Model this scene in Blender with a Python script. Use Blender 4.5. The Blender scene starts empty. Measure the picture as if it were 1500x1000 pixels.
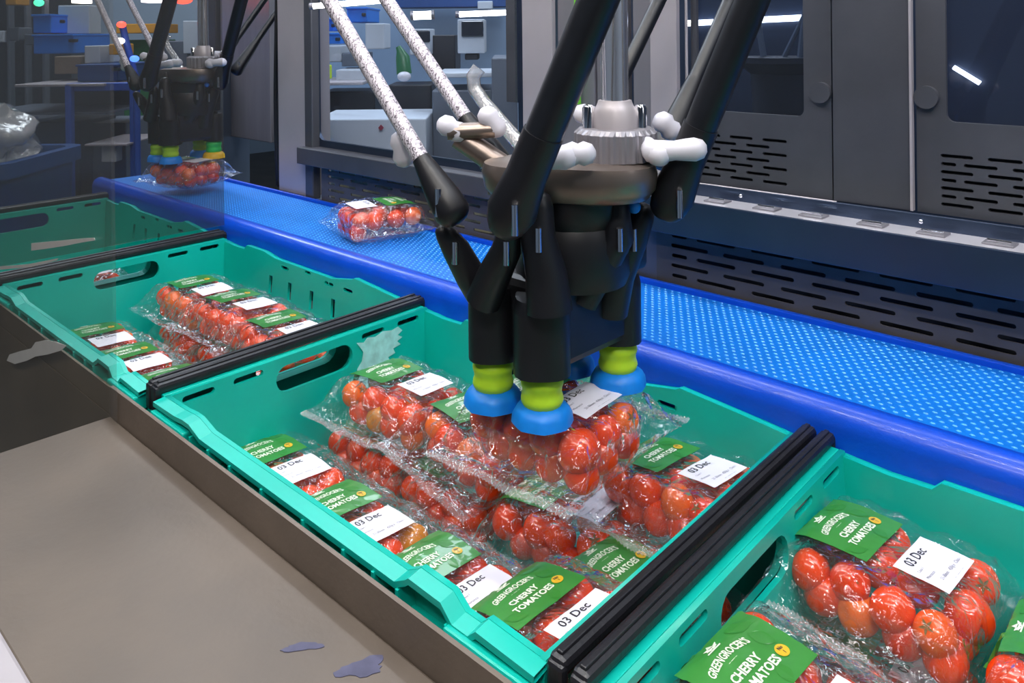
import bpy, bmesh, math, random
import numpy as np
from mathutils import Vector, Matrix, Euler, noise
random.seed(7)
PI = math.pi
scene = bpy.context.scene
col = scene.collection

# ------------------------------------------------------------------ camera
CX, CY, F = 750.0, 47.0, 1206.0
ROLL = math.radians(0.6)
HC = 1.41
rt = Vector((.723, .691, 0)).normalized()
fw = Vector((-.691, .723, 0)).normalized()
up = Vector((0, 0, 1))
cr, sr = math.cos(ROLL), math.sin(ROLL)
R_ = rt * cr - up * sr
U_ = rt * sr + up * cr
cam_d = bpy.data.cameras.new('camera')
cam = bpy.data.objects.new('camera', cam_d)
col.objects.link(cam)
M = Matrix.Identity(4)
for i in range(3):
    M[i][0] = R_[i]; M[i][1] = U_[i]; M[i][2] = -fw[i]
M[0][3], M[1][3], M[2][3] = 0, 0, HC
cam.matrix_world = M
cam_d.sensor_width = 36
cam_d.lens = F / 1500 * 36
cam_d.shift_y = -(500 - CY) / 1500
cam_d.shift_x = 0
cam_d.clip_start = .02
cam_d.clip_end = 60
scene.camera = cam

def at(px, py, d):
    "point at depth d along the ray of a pixel of the 1500x1000 frame"
    u, v = px - CX, py - CY
    return Vector((0, 0, HC)) + fw * d + R_ * (u / F * d) - U_ * (v / F * d)

# ------------------------------------------------------------------ light
w = bpy.data.worlds.new('world'); scene.world = w; w.use_nodes = True
w.node_tree.nodes['Background'].inputs[0].default_value = (.42, .52, .75, 1)
w.node_tree.nodes['Background'].inputs[1].default_value = .30
def area(name, loc, size, sy, power, colr, aim=(0, 0, -1)):
    l = bpy.data.lights.new(name, 'AREA'); l.shape = 'RECTANGLE'; l.size = size; l.size_y = sy
    l.energy = power; l.color = colr
    o = bpy.data.objects.new(name, l); col.objects.link(o); o.location = loc
    o.rotation_euler = Vector(aim).to_track_quat('-Z', 'Y').to_euler()
    return o
area('cell_lamp', (-.45, .25, 2.30), 1.6, .03, 11, (1, .95, .88), (0, .12, -1))
area('cell_lamp', (-.8, .45, 2.25), 2.6, .08, 9, (.88, .92, 1), (0, .8, -1))  # added to brighten the machine wall, no fitting is built for it
area('cell_lamp', (-.75, .98, 2.35), 2.4, .04, 12, (.86, .92, 1), (0, -.15, -1))
area('hall_lamp', (-.2, -.9, 2.9), 3.0, .12, 22, (1, .95, .9), (0, .25, -1))
area('hall_lamp', (1.5, .6, 2.8), .3, 2.6, 14, (.95, .96, 1), (-.35, 0, -1))
area('spot_lamp', (.35, -.35, 2.35), .10, .10, 5, (1, .96, .9), (-.45, .48, -1))
area('hall_lamp', (-3.6, 1.2, 3.0), 2.6, .5, 62, (.72, .84, 1), (0, 0, -1))
area('hall_lamp', (-1.6, 3.0, 3.0), 3.6, .4, 60, (.82, .9, 1), (0, 0, -1))
vs = scene.view_settings
scene.display_settings.display_device = 'sRGB'
vs.view_transform = 'Standard'; vs.look = 'None'; vs.gamma = 1; vs.use_curve_mapping = False
vs.exposure = 0.28
try:
    scene.cycles.transparent_max_bounces = 32
except Exception:
    pass

# ------------------------------------------------------------------ materials
def lin(h):
    h = h.lstrip('#'); c = [int(h[i:i + 2], 16) / 255 for i in (0, 2, 4)]
    return tuple(x / 12.92 if x <= .04045 else ((x + .055) / 1.055) ** 2.4 for x in c) + (1,)
def mat(name, c, rough=.5, metal=0, spec=.5, coat=0, noise_amt=0, scale=30, bump=0, bscale=200, emit=None, estr=0, stretch=None, sss=0):
    m = bpy.data.materials.new(name); m.use_nodes = True
    nt = m.node_tree; b = nt.nodes['Principled BSDF']
    c = lin(c) if isinstance(c, str) else c
    b.inputs['Base Color'].default_value = c
    b.inputs['Roughness'].default_value = rough
    b.inputs['Metallic'].default_value = metal
    b.inputs['Specular IOR Level'].default_value = spec
    b.inputs['Coat Weight'].default_value = coat
    if sss:
        b.inputs['Subsurface Weight'].default_value = sss
        b.inputs['Subsurface Radius'].default_value = (.006, .003, .002)
    tc = nt.nodes.new('ShaderNodeTexCoord')
    mp = nt.nodes.new('ShaderNodeMapping')
    nt.links.new(tc.outputs['Object'], mp.inputs[0])
    if stretch: mp.inputs['Scale'].default_value = stretch
    n = nt.nodes.new('ShaderNodeTexNoise'); n.inputs['Scale'].default_value = scale; n.inputs['Detail'].default_value = 5
    nt.links.new(mp.outputs[0], n.inputs[0])
    k = max(noise_amt, .03)
    mx = nt.nodes.new('ShaderNodeMix'); mx.data_type = 'RGBA'
    mx.inputs[6].default_value = tuple(x * (1 - k) for x in c[:3]) + (1,)
    mx.inputs[7].default_value = tuple(min(1, x * (1 + k)) for x in c[:3]) + (1,)
    rm = nt.nodes.new('ShaderNodeMapRange'); rm.inputs[1].default_value = .3; rm.inputs[2].default_value = .7
    nt.links.new(n.outputs[0], rm.inputs[0]); nt.links.new(rm.outputs[0], mx.inputs[0])
    nt.links.new(mx.outputs[2], b.inputs['Base Color'])
    if bump:
        n2 = nt.nodes.new('ShaderNodeTexNoise'); n2.inputs['Scale'].default_value = bscale; n2.inputs['Detail'].default_value = 3
        nt.links.new(mp.outputs[0], n2.inputs[0])
        bp = nt.nodes.new('ShaderNodeBump'); bp.inputs['Strength'].default_value = bump; bp.inputs['Distance'].default_value = .001
        nt.links.new(n2.outputs[0], bp.inputs['Height']); nt.links.new(bp.outputs[0], b.inputs['Normal'])
    if emit:
        b.inputs['Emission Color'].default_value = lin(emit) if isinstance(emit, str) else emit
        b.inputs['Emission Strength'].default_value = estr
    return m

def film_mat(name, tint, base_refl, k, milky, bump, bscale, rough=.05, facet=1.0):
    "thin clear sheet: transparent + sharp reflection + a little milkiness"
    m = bpy.data.materials.new(name); m.use_nodes = True
    nt = m.node_tree; nt.nodes.clear()
    out = nt.nodes.new('ShaderNodeOutputMaterial')
    tr = nt.nodes.new('ShaderNodeBsdfTransparent'); tr.inputs[0].default_value = tint
    gl = nt.nodes.new('ShaderNodeBsdfGlossy'); gl.inputs['Roughness'].default_value = rough; gl.inputs[0].default_value = (1, 1, 1, 1)
    df = nt.nodes.new('ShaderNodeBsdfDiffuse'); df.inputs[0].default_value = (.8, .8, .82, 1)
    fr = nt.nodes.new('ShaderNodeLayerWeight'); fr.inputs[0].default_value = .5
    pw = nt.nodes.new('ShaderNodeMath'); pw.operation = 'POWER'; pw.inputs[1].default_value = 4
    nt.links.new(fr.outputs['Facing'], pw.inputs[0])
    mul = nt.nodes.new('ShaderNodeMath'); mul.operation = 'MULTIPLY_ADD'
    mul.inputs[1].default_value = k; mul.inputs[2].default_value = base_refl; mul.use_clamp = True
    m1 = nt.nodes.new('ShaderNodeMixShader'); m1.inputs[0].default_value = milky
    nt.links.new(tr.outputs[0], m1.inputs[1]); nt.links.new(df.outputs[0], m1.inputs[2])
    m2 = nt.nodes.new('ShaderNodeMixShader')
    nt.links.new(pw.outputs[0], mul.inputs[0]); nt.links.new(mul.outputs[0], m2.inputs[0])
    nt.links.new(m1.outputs[0], m2.inputs[1]); nt.links.new(gl.outputs[0], m2.inputs[2])
    nt.links.new(m2.outputs[0], out.inputs[0])
    if bump:
        tc = nt.nodes.new('ShaderNodeTexCoord')
        n1 = nt.nodes.new('ShaderNodeTexNoise'); n1.inputs['Scale'].default_value = bscale; n1.inputs['Detail'].default_value = 2; n1.inputs['Distortion'].default_value = 1.5
        vo = nt.nodes.new('ShaderNodeTexVoronoi'); vo.feature = 'DISTANCE_TO_EDGE'; vo.inputs['Scale'].default_value = bscale * .8
        nt.links.new(tc.outputs['Object'], n1.inputs[0]); nt.links.new(tc.outputs['Object'], vo.inputs[0])
        ad = nt.nodes.new('ShaderNodeMath'); ad.operation = 'MULTIPLY_ADD'; ad.inputs[1].default_value = facet
        nt.links.new(vo.outputs['Distance'], ad.inputs[0]); nt.links.new(n1.outputs[0], ad.inputs[2])
        bp = nt.nodes.new('ShaderNodeBump'); bp.inputs['Strength'].default_value = bump; bp.inputs['Distance'].default_value = .007
        nt.links.new(ad.outputs[0], bp.inputs['Height'])
        nt.links.new(bp.outputs[0], gl.inputs['Normal']); nt.links.new(bp.outputs[0], fr.inputs['Normal'])
    return m

def tomato_mat(name, a, b_, c_):
    m = bpy.data.materials.new(name); m.use_nodes = True
    nt = m.node_tree; b = nt.nodes['Principled BSDF']
    oi = nt.nodes.new('ShaderNodeObjectInfo')
    rp = nt.nodes.new('ShaderNodeValToRGB')
    rp.color_ramp.elements[0].color = lin(a); rp.color_ramp.elements[1].color = lin(b_)
    e = rp.color_ramp.elements.new(.65); e.color = lin(a)
    nt.links.new(oi.outputs['Random'], rp.inputs[0])
    tc = nt.nodes.new('ShaderNodeTexCoord'); n = nt.nodes.new('ShaderNodeTexNoise'); n.inputs['Scale'].default_value = 45
    nt.links.new(tc.outputs['Object'], n.inputs[0])
    mr = nt.nodes.new('ShaderNodeMapRange'); mr.inputs[1].default_value = .50; mr.inputs[2].default_value = .8; mr.inputs[4].default_value = .7
    nt.links.new(n.outputs[0], mr.inputs[0])
    mx = nt.nodes.new('ShaderNodeMix'); mx.data_type = 'RGBA'
    nt.links.new(mr.outputs[0], mx.inputs[0]); nt.links.new(rp.outputs[0], mx.inputs[6]); mx.inputs[7].default_value = lin(c_)
    nt.links.new(mx.outputs[2], b.inputs['Base Color'])
    b.inputs['Roughness'].default_value = .20; b.inputs['Coat Weight'].default_value = .6; b.inputs['Coat Roughness'].default_value = .05
    b.inputs['Subsurface Weight'].default_value = .15; b.inputs['Subsurface Radius'].default_value = (.008, .002, .001)
    return m

MT = {
 'teal': mat('teal_plastic', '#00b2a2', .36, 0, .5, 0, .05, 12, .15, 60),
 'teal_sheet': None,
 'rubber': mat('black_bar_plastic', '#1b1b20', .38, 0, .5, 0, .15, 40, .3, 300),
 'steel': mat('brushed_steel', '#8f8c92', .40, .5, .5, 0, .12, 14, .1, 120, stretch=(1, 1, .15)),
 'steel_dark': mat('dark_steel', '#55565d', .42, .45, .5, 0, .15, 9, .15, 150),
 'steel_blue': mat('blue_grey_steel', '#4c586e', .32, .85, .5, 0, .10, 9, .1, 90),
 'steel_pale': mat('pale_steel', '#b5aeb2', .42, .35, .5, 0, .06, 9),
 'table': None,
 'plate': mat('worn_steel_lip', '#75695f', .5, .2, .5, 0, .15, 10, .3, 120),
 'olive': mat('dark_olive_steel', '#6a5f4e', .34, .1, .5, 0, .3, 5, .1, 20),
 'guard': mat('blue_guard_plastic', '#0048c6', .32, 0, .5, .2, .06, 30, .25, 260),
 'belt': mat('blue_belt', '#006cca', .42, 0, .5, 0, .08, 14, .2, 200),
 'stud': mat('blue_belt_studs', '#48a2ee', .3, 0, .6, 0, .05, 20),
 'black': mat('matt_black_plastic', '#131318', .42, 0, .5, 0, .15, 30),
 'rod_black': mat('black_carbon', '#15171d', .38, 0, .5, 0, .2, 40),
 'rod_silver': None,
 'white': mat('white_plastic', '#d0ced8', .35),
 'chrome': mat('chrome', '#e2e2e6', .10, 1, .5, 0, .03, 5),
 'shaft': mat('polished_shaft_steel', '#eeecf0', .14, .9, .5, 0, .03, 5),
 'ledge': mat('bright_ledge_steel', '#d2ced4', .3, .4, .5, 0, .08, 12),
 'steel_vent': mat('vent_steel', '#4c494a', .5, .15, .4, 0, .2, 9),
 'bronze': mat('brown_grey_alloy', '#8d8078', .34, .8, .5, 0, .12, 20, .1, 90),
 'lime': mat('lime_silicone', '#b6de28', .45, 0, .5, 0, .06, 60, sss=.1),
 'cyan': mat('blue_silicone', '#0a84e6', .45, 0, .5, 0, .06, 60, sss=.1),
 'yellow_cup': mat('yellow_silicone', '#e8b81c', .45),
 'green_cup': mat('green_silicone', '#22c858', .45),
 'paper': mat('white_paper', '#e6e4f0', .45, 0, .4),
 'ink': mat('dark_ink', '#2c2a33', .5),
 'ink_soft': mat('grey_ink', '#6e6b78', .5),
 'label': mat('green_print', '#398538', .32, 0, .5, .35, .08, 40),
 'leaf': mat('darker_green_print', '#33802f', .32, 0, .5, .3),
 'cream': mat('cream_print', '#e2ecd8', .4),
 'gold': mat('gold_print', '#d9b12c', .35, 0, .5, .2),
 'sealmat': film_mat('crimped_seal_film', (.93, .93, .94, 1), .12, .8, .20, .5, 260, .12),
 'film': film_mat('wrapping_film', (.975, .975, .98, 1), .055, .9, .014, .9, 50, .03, facet=1.8),
 'tray': film_mat('clear_tray_plastic', (.95, .95, .955, 1), .05, .7, .05, .1, 80, .1),
 'pane': film_mat('machine_glass', (.94, .96, .99, 1), .02, .6, .01, 0, 1, .02),
 'pane_dark': film_mat('smoked_machine_glass', (.66, .72, .82, 1), .03, .6, .01, 0, 1, .03),
 'perspex': film_mat('hazy_perspex', (.93, .925, .91, 1), .01, .4, .02, 0, 1, .12),
 'perspex_dark': film_mat('smoky_perspex', (.74, .73, .71, 1), .01, .4, .015, 0, 1, .12),
 'bag': film_mat('crumpled_plastic', (.86, .87, .86, 1), .10, 2.0, .45, .9, 22, .2),
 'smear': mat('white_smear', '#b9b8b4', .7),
 'dust': mat('pale_scuff_paint', '#9fdcd8', .6, 0, .3, 0, .15, 90),
 'bluemark': mat('blue_stain', '#52526a', .6, 0, .3, 0, .2, 60),
 'led': mat('led_tube_glow', '#ffffff', .5, emit=(1, .97, .95, 1), estr=7),  # glow of the added reflection tubes and one light fitting
 'lamp_pink': mat('pink_white_glow', '#ffffff', .5, emit=(1, .85, .95, 1), estr=4),
 'em_red': mat('red_beacon_glow', '#ff3020', .5, emit=(1, .06, .04, 1), estr=5),
 'em_green': mat('green_beacon_glow', '#20ff90', .5, emit=(.1, 1, .55, 1), estr=3),
 'em_white': mat('white_beacon_glow', '#ffffff', .5, emit=(.9, .95, 1, 1), estr=4),
 'em_blue': mat('blue_beacon_glow', '#2040ff', .5, emit=(.05, .15, 1, 1), estr=5),
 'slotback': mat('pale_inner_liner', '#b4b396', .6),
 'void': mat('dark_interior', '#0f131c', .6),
 'navy': mat('navy_interior', '#1c2a40', .5),
 'floor': mat('factory_floor', '#57524c', .45, 0, .5, 0, .2, 3, .2, 40),
 'wallm': mat('factory_wall', '#93a5b8', .7, 0, .3, 0, .08, 2),
 'ceil': mat('factory_ceiling', '#9aa7b8', .8),
 'bin': mat('dark_blue_bin', '#0a3f7d', .45, 0, .5, 0, .1, 10),
 'bblue': mat('bright_blue_crate', '#1678e0', .45, 0, .5, 0, .1, 10),
 'bframe': mat('blue_painted_steel', '#1f4fae', .4),
 'orange': mat('amber_box', '#c08a2c', .55, 0, .4, 0, .1, 20),
 'cardb': mat('brown_box', '#77695c', .7),
 'mwhite': mat('machine_white', '#b8c0ca', .45, 0, .5, 0, .05, 8),
 'mgrey': mat('machine_grey', '#5c6573', .45, .2, .5, 0, .1, 8),
 'mdark': mat('machine_dark', '#22262f', .45, .2),
 'screen': mat('dark_screen', '#16202e', .15),
 'hivis': mat('lime_fabric', '#b7d424', .7),
 'gbottle': mat('green_plastic', '#2d6b46', .35),
 'greencable': mat('green_cable', '#6ecb35', .5),
 'cable': mat('black_cable', '#17191f', .5),
 'tubeclear': film_mat('clear_hose', (.88, .88, .88, 1), .16, 2.5, .25, .4, 40, .15),
}
TOM = [tomato_mat('tomato_red', '#e84208', '#d62c06', '#f06410'), tomato_mat('tomato_orange', '#ee6a14', '#e65210', '#f08a24'), tomato_mat('tomato_turning', '#d9861e', '#cf7a1c', '#a8a83a')]

def table_mat():
    m = mat('stained_steel_table', '#685e55', .46, .25, .5, 0, .20, 7, .35, 90)
    nt = m.node_tree; b = nt.nodes['Principled BSDF']
    n = nt.nodes.new('ShaderNodeTexNoise'); n.inputs['Scale'].default_value = 14; n.inputs['Detail'].default_value = 8; n.inputs['Roughness'].default_value = .7
    tc = nt.nodes.new('ShaderNodeTexCoord'); nt.links.new(tc.outputs['Object'], n.inputs[0])
    mr = nt.nodes.new('ShaderNodeMapRange'); mr.inputs[3].default_value = .36; mr.inputs[4].default_value = .62
    nt.links.new(n.outputs[0], mr.inputs[0]); nt.links.new(mr.outputs[0], b.inputs['Roughness'])
    return m
MT['table'] = table_mat()
def stripe_mat():
    m = mat('silver_carbon_weave', '#c9c3cb', .35, .3)
    nt = m.node_tree; b = nt.nodes['Principled BSDF']
    wv = nt.nodes.new('ShaderNodeTexWave'); wv.inputs['Scale'].default_value = 90; wv.inputs['Distortion'].default_value = 9; wv.inputs['Detail Scale'].default_value = 3
    tc = nt.nodes.new('ShaderNodeTexCoord'); nt.links.new(tc.outputs['Object'], wv.inputs[0])
    rp = nt.nodes.new('ShaderNodeValToRGB'); rp.color_ramp.elements[0].color = lin('#6c6470'); rp.color_ramp.elements[1].color = lin('#e6dfe8'); rp.color_ramp.elements[1].position = .5
    nt.links.new(wv.outputs[0], rp.inputs[0]); nt.links.new(rp.outputs[0], b.inputs['Base Color'])
    return m
MT['rod_silver'] = stripe_mat()

# ------------------------------------------------------------------ helpers
def ob(name, me, m=None, parent=None, smooth=None):
    if m is not None and not me.materials: me.materials.append(m)
    if smooth:
        for p in me.polygons: p.use_smooth = True
        try: me.set_sharp_from_angle(angle=math.radians(smooth))
        except Exception: pass
    o = bpy.data.objects.new(name, me); col.objects.link(o)
    if parent is not None: o.parent = parent
    return o
def bmobj(name, bm, m, parent=None, smooth=None, world=True):
    "bm is in world coordinates; stored relative to its parent's location"
    off = Vector((0, 0, 0))
    if world and parent is not None:
        p = parent
        while p is not None: off += p.location; p = p.parent
    bmesh.ops.recalc_face_normals(bm, faces=bm.faces[:])
    if parent is None:
        # origin at the base of the thing
        if len(bm.verts):
            xs = [v.co for v in bm.verts]
            off = Vector(((min(v.x for v in xs) + max(v.x for v in xs)) / 2, (min(v.y for v in xs) + max(v.y for v in xs)) / 2, min(v.z for v in xs)))
    bmesh.ops.translate(bm, verts=bm.verts[:], vec=-off)
    me = bpy.data.meshes.new(name); bm.to_mesh(me); bm.free()
    o = ob(name, me, m, parent, smooth)
    if parent is None: o.location = off
    return o
def tag(o, label=None, cat=None, group=None, kind=None):
    if label: o['label'] = label
    if cat: o['category'] = cat
    if group: o['group'] = group
    if kind: o['kind'] = kind
    return o
def thing(name, label, cat, loc=(0, 0, 0), group=None, rot=(0, 0, 0)):
    o = bpy.data.objects.new(name, None); col.objects.link(o); o.empty_display_size = .02
    o.location = loc; o.rotation_euler = rot
    return tag(o, label, cat, group)
def copy_tree(o, parent=None):
    c = o.copy(); col.objects.link(c)
    c.parent = parent
    for ch in [x for x in o.children]: copy_tree(ch, c)
    return c
def BM(): return bmesh.new()
def box(bm, x0, x1, y0, y1, z0, z1, bev=0, mtx=None):
    r = bmesh.ops.create_cube(bm, size=1)
    vs_ = r['verts']
    for v in vs_:
        v.co = Vector(((x0 + x1) / 2 + v.co.x * (x1 - x0), (y0 + y1) / 2 + v.co.y * (y1 - y0), (z0 + z1) / 2 + v.co.z * (z1 - z0)))
    if bev:
        es = list({e for v in vs_ for e in v.link_edges})
        rr = bmesh.ops.bevel(bm, geom=es, offset=bev, segments=2, affect='EDGES', profile=.5)
        vs_ = list({v for f in rr['faces'] for v in f.verts} | {v for v in vs_ if v.is_valid})
    if mtx is not None:
        for v in vs_: v.co = mtx @ v.co
    return bm
def tube(bm, pts, rad, n=12, cap=True):
    "swept round tube through pts; rad is a number or a list"
    pts = [Vector(p) for p in pts]
    rad = rad if isinstance(rad, (list, tuple)) else [rad] * len(pts)
    rings = []
    prev = None
    for i, p in enumerate(pts):
        a = pts[max(0, i - 1)]; b = pts[min(len(pts) - 1, i + 1)]
        d = (b - a).normalized()
        if prev is None:
            ref = Vector((0, 0, 1)) if abs(d.z) < .9 else Vector((1, 0, 0))
            s = d.cross(ref).normalized()
        else:
            s = (prev - d * prev.dot(d)).normalized()
        prev = s
        t = d.cross(s)
        rings.append([bm.verts.new(p + (s * math.cos(k * 2 * PI / n) + t * math.sin(k * 2 * PI / n)) * rad[i]) for k in range(n)])
    for a, b in zip(rings, rings[1:]):
        for k in range(n): bm.faces.new((a[k], a[(k + 1) % n], b[(k + 1) % n], b[k]))
    if cap:
        bm.faces.new(rings[0][::-1]); bm.faces.new(rings[-1])
    return bm
def lathe(bm, cx, cy, prof, n=24, sx=1, sy=1, lobes=0, amp=0):
    rings = []
    for r, z in prof:
        rings.append([bm.verts.new((cx + sx * r * (1 + amp * math.cos(lobes * a)) * math.cos(a), cy + sy * r * (1 + amp * math.cos(lobes * a)) * math.sin(a), z)) for a in [2 * PI * k / n for k in range(n)]])
    for a, b in zip(rings, rings[1:]):
        for k in range(n): bm.faces.new((a[k], a[(k + 1) % n], b[(k + 1) % n], b[k]))
    bm.faces.new(rings[0][::-1]); bm.faces.new(rings[-1])
    return bm
def ball(bm, c, r, sx=1, sy=1, sz=1, seg=14):
    res = bmesh.ops.create_uvsphere(bm, u_segments=seg, v_segments=seg // 2 + 1, radius=r)
    for v in res['verts']: v.co = Vector((v.co.x * sx, v.co.y * sy, v.co.z * sz)) + Vector(c)
    return bm
def slot(cx, cy, w_, h, n=4):
    r = h / 2; a = w_ / 2 - r; pts = []
    for k in range(n + 1):
        t = -PI / 2 + PI * k / n; pts.append((cx + a + r * math.cos(t), cy + r * math.sin(t)))
    for k in range(n + 1):
        t = PI / 2 + PI * k / n; pts.append((cx - a + r * math.cos(t), cy + r * math.sin(t)))
    return pts
def rrect(x0, x1, y0, y1, r, n=5):
    pts = []
    for cx, cy, a0 in ((x1 - r, y0 + r, -PI / 2), (x1 - r, y1 - r, 0), (x0 + r, y1 - r, PI / 2), (x0 + r, y0 + r, PI)):
        for k in range(n + 1):
            t = a0 + PI / 2 * k / n; pts.append((cx + r * math.cos(t), cy + r * math.sin(t)))
    return pts
def rect(x0, x1, y0, y1): return [(x0, y0), (x1, y0), (x1, y1), (x0, y1)]
def mesh_from_curve(cu):
    o = bpy.data.objects.new('tmp', cu); col.objects.link(o)
    dg = bpy.context.evaluated_depsgraph_get()
    me = bpy.data.meshes.new_from_object(o.evaluated_get(dg))
    bpy.data.objects.remove(o); 
    me.materials.clear()
    return me
def plate(name, outline, holes, thick, fmap, m, parent=None, bevel=0):
    "flat sheet with real holes; fmap(u, v, w) gives the point (world or local)"
    cu = bpy.data.curves.new('tmp', 'CURVE'); cu.dimensions = '2D'; cu.fill_mode = 'BOTH'
    for ring in [outline] + list(holes):
        s = cu.splines.new('POLY'); s.points.add(len(ring) - 1)
        for p, q in zip(s.points, ring): p.co = (q[0], q[1], 0, 1)
        s.use_cyclic_u = True
    cu.extrude = thick / 2 - bevel; cu.bevel_depth = bevel; cu.bevel_resolution = 1
    me = mesh_from_curve(cu)
    off = Vector((0, 0, 0)); p = parent
    while p is not None: off += p.location; p = p.parent
    for v in me.vertices: v.co = Vector(fmap(v.co.x, v.co.y, v.co.z)) - off
    return ob(name, me, m, parent)
def XZ(y): return lambda u, v, w_: (u, y + w_, v)
def YZ(x): return lambda u, v, w_: (x + w_, u, v)
def XY(z): return lambda u, v, w_: (u, v, z + w_)

# ------------------------------------------------------------------ room
def struct(name, x0, x1, y0, y1, z0, z1, m):
    bm = BM(); box(bm, x0, x1, y0, y1, z0, z1)
    return tag(bmobj(name, bm, m), kind='structure')
struct('floor', -9, 3, -3, 7, -.1, 0, MT['floor'])
struct('ceiling', -9, 3, -3, 7, 3.5, 3.6, MT['ceil'])
struct('wall_left', -9.1, -9, -3, 7, 0, 3.5, MT['wallm'])
struct('wall_right', 3, 3.1, -3, 7, 0, 3.5, MT['wallm'])
struct('wall_back', -9, 3, 7, 7.1, 0, 3.5, MT['wallm'])
struct('wall_front', -9, 3, -3.1, -3, 0, 3.5, MT['wallm'])

# ------------------------------------------------------------------ crates
CZ = .83
def crate(cx, label, scuff=False):
    t = thing('produce_crate', label, 'crate', (cx, .597, CZ), 'teal bale arm crates in a row along the conveyor')
    X, Y, H = .288, .198, .172
    W = lambda u, v, w_: None
    # base
    holes = [slot(-.22 + .063 * i, -.14 + .07 * j, .045, .02) for i in range(8) for j in range(5)]
    plate('base', rrect(-X, X, -Y, Y, .02), holes, .005, lambda u, v, w_: (cx + u, .597 + v, CZ + .003 + w_), MT['teal'], t)
    # end walls: handle hole + small slots in the rim
    for s in (-1, 1):
        out = [(-Y, 0), (Y, 0), (Y, H), (-Y, H)]
        hs = [slot(0, .145, .118, .032, 8)]
        for yy in (-.160, -.096, .096, .160): hs.append(slot(yy, .1625, .040, .0075))
        plate('end_wall', out, hs, .005, lambda u, v, w_: (cx + s * (X - .003 - .018 * (1 - v / H)) + w_, .597 + u, CZ + v), MT['teal'], t)
        bm = BM(); xo = cx + s * X
        box(bm, min(xo, xo + s * .010), max(xo, xo + s * .010), .597 - Y, .597 + Y, CZ + H - .004, CZ + H, .001)
        # handle rim
        pts = slot(0, .145, .126, .040, 8); ins = slot(0, .145, .118, .032, 8)
        vo = [bm.verts.new((cx + s * (X + .004), .597 + a, CZ + b)) for a, b in pts]
        vi = [bm.verts.new((cx + s * (X - .004), .597 + a, CZ + b)) for a, b in ins]
        for k in range(len(vo)):
            bm.faces.new((vo[k], vo[(k + 1) % len(vo)], vi[(k + 1) % len(vo)], vi[k]))
        bmobj('rim', bm, MT['teal'], t)
    # long walls with a wavy rim and low tabs
    prof = [(-X, H - .002), (-.262, H + .000), (-.215, H - .002), (-.195, H - .008), (-.160, H - .008), (-.150, H + .004), (-.148, H + .008), (-.110, H + .005), (-.080, H - .002), (.07, H - .002), (.10, H + .002), (.145, H + .006), (.150, H - .006), (.19, H - .006), (.21, H), (.262, H + .001), (X, H - .002)]
    for s, nm in ((1, 'far'), (-1, 'near')):
        prof = {1: [(-X, H - .003), (-.24, H - .006), (-.203, H - .005), (-.195, H + .003), (-.13, H + .003), (-.09, H - .003), (.09, H - .004), (.15, H + .006), (.155, H + .009), (.21, H + .005), (.26, H + .001), (X, H - .002)],
                -1: [(-X, H), (-.235, H + .001), (-.215, H + .003), (-.200, H + .003), (-.175, H - .004), (.145, H - .005), (.158, H + .002), (.162, H + .005), (.198, H + .004), (.210, H - .006), (.226, H - .006), (.234, H + .001), (X, H - .001)]}[s]
        out = [(-X, 0), (X, 0)] + prof[::-1]
        hs = []
        if s == 1:
            hs = [slot(q, .158, .026, .006) for q in (-.055, .085, .14)] + [slot(q, .164, .018, .005) for q in (.02, )]
            hs += [[(q - .0055, .104), (q + .0055, .104), (q + .0055, .136), (q - .0055, .136)] for q in (-.10, -.035, .035, .10)]
        plate('side_wall', out, hs, .005, lambda u, v, w_: (cx + u, .597 + s * (Y - .003 - .014 * (1 - v / H)) + w_, CZ + v), MT['teal'], t)
        # outer flange: top lip following the profile, lower ledge, ribs
        bm = BM(); y0 = .597 + s * Y; y1 = .597 + s * (Y + .013)
        for (xa, za), (xb, zb) in zip(prof, prof[1:]):
            if xb - xa < .002: continue
            a = [bm.verts.new(p) for p in ((cx + xa, y0 - s * .004, CZ + za), (cx + xb, y0 - s * .004, CZ + zb), (cx + xb, y1, CZ + zb - .002), (cx + xa, y1, CZ + za - .002),
                                          (cx + xb, y1, CZ + zb - .007), (cx + xa, y1, CZ + za - .007), (cx + xb, y0, CZ + zb - .005), (cx + xa, y0, CZ + za - .005))]
            bm.faces.new((a[0], a[1], a[2], a[3])); bm.faces.new((a[3], a[2], a[4], a[5])); bm.faces.new((a[5], a[4], a[6], a[7]))
            bm.faces.new((a[7], a[6], a[1], a[0]))
        bmobj('rim', bm, MT['teal'], t)
        bm = BM()
        ya, yb = sorted((.597 + s * (Y - .004), .597 + s * (Y + .015)))
        box(bm, cx - X, cx + X, ya, yb, CZ + H - .034, CZ + H - .029, .001)
        bmobj('flange', bm, MT['teal'], t)
        for q in (-.27, -.215, -.195, -.155, -.11, -.05, .02, .08, .12, .15, .205, .225, .262):
            bm = BM(); box(bm, cx + q - .0015, cx + q + .0015, ya, yb - .002 if s > 0 else yb, CZ + H - .031, CZ + H - .010)
            bmobj('rib', bm, MT['teal'], t)
        for q in (-.245, .245):
            bm = BM(); box(bm, cx + q - .040, cx + q + .040, *sorted((.597 + s * (Y + .001), .597 + s * (Y + .018))), CZ + H - .026, CZ + H - .009, .002)
            box(bm, cx + q - .036, cx + q + .036, *sorted((.597 + s * (Y + .004), .597 + s * (Y + .0185))), CZ + H - .040, CZ + H - .030, .002)
            bmobj('corner_block', bm, MT['teal'], t)
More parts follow.
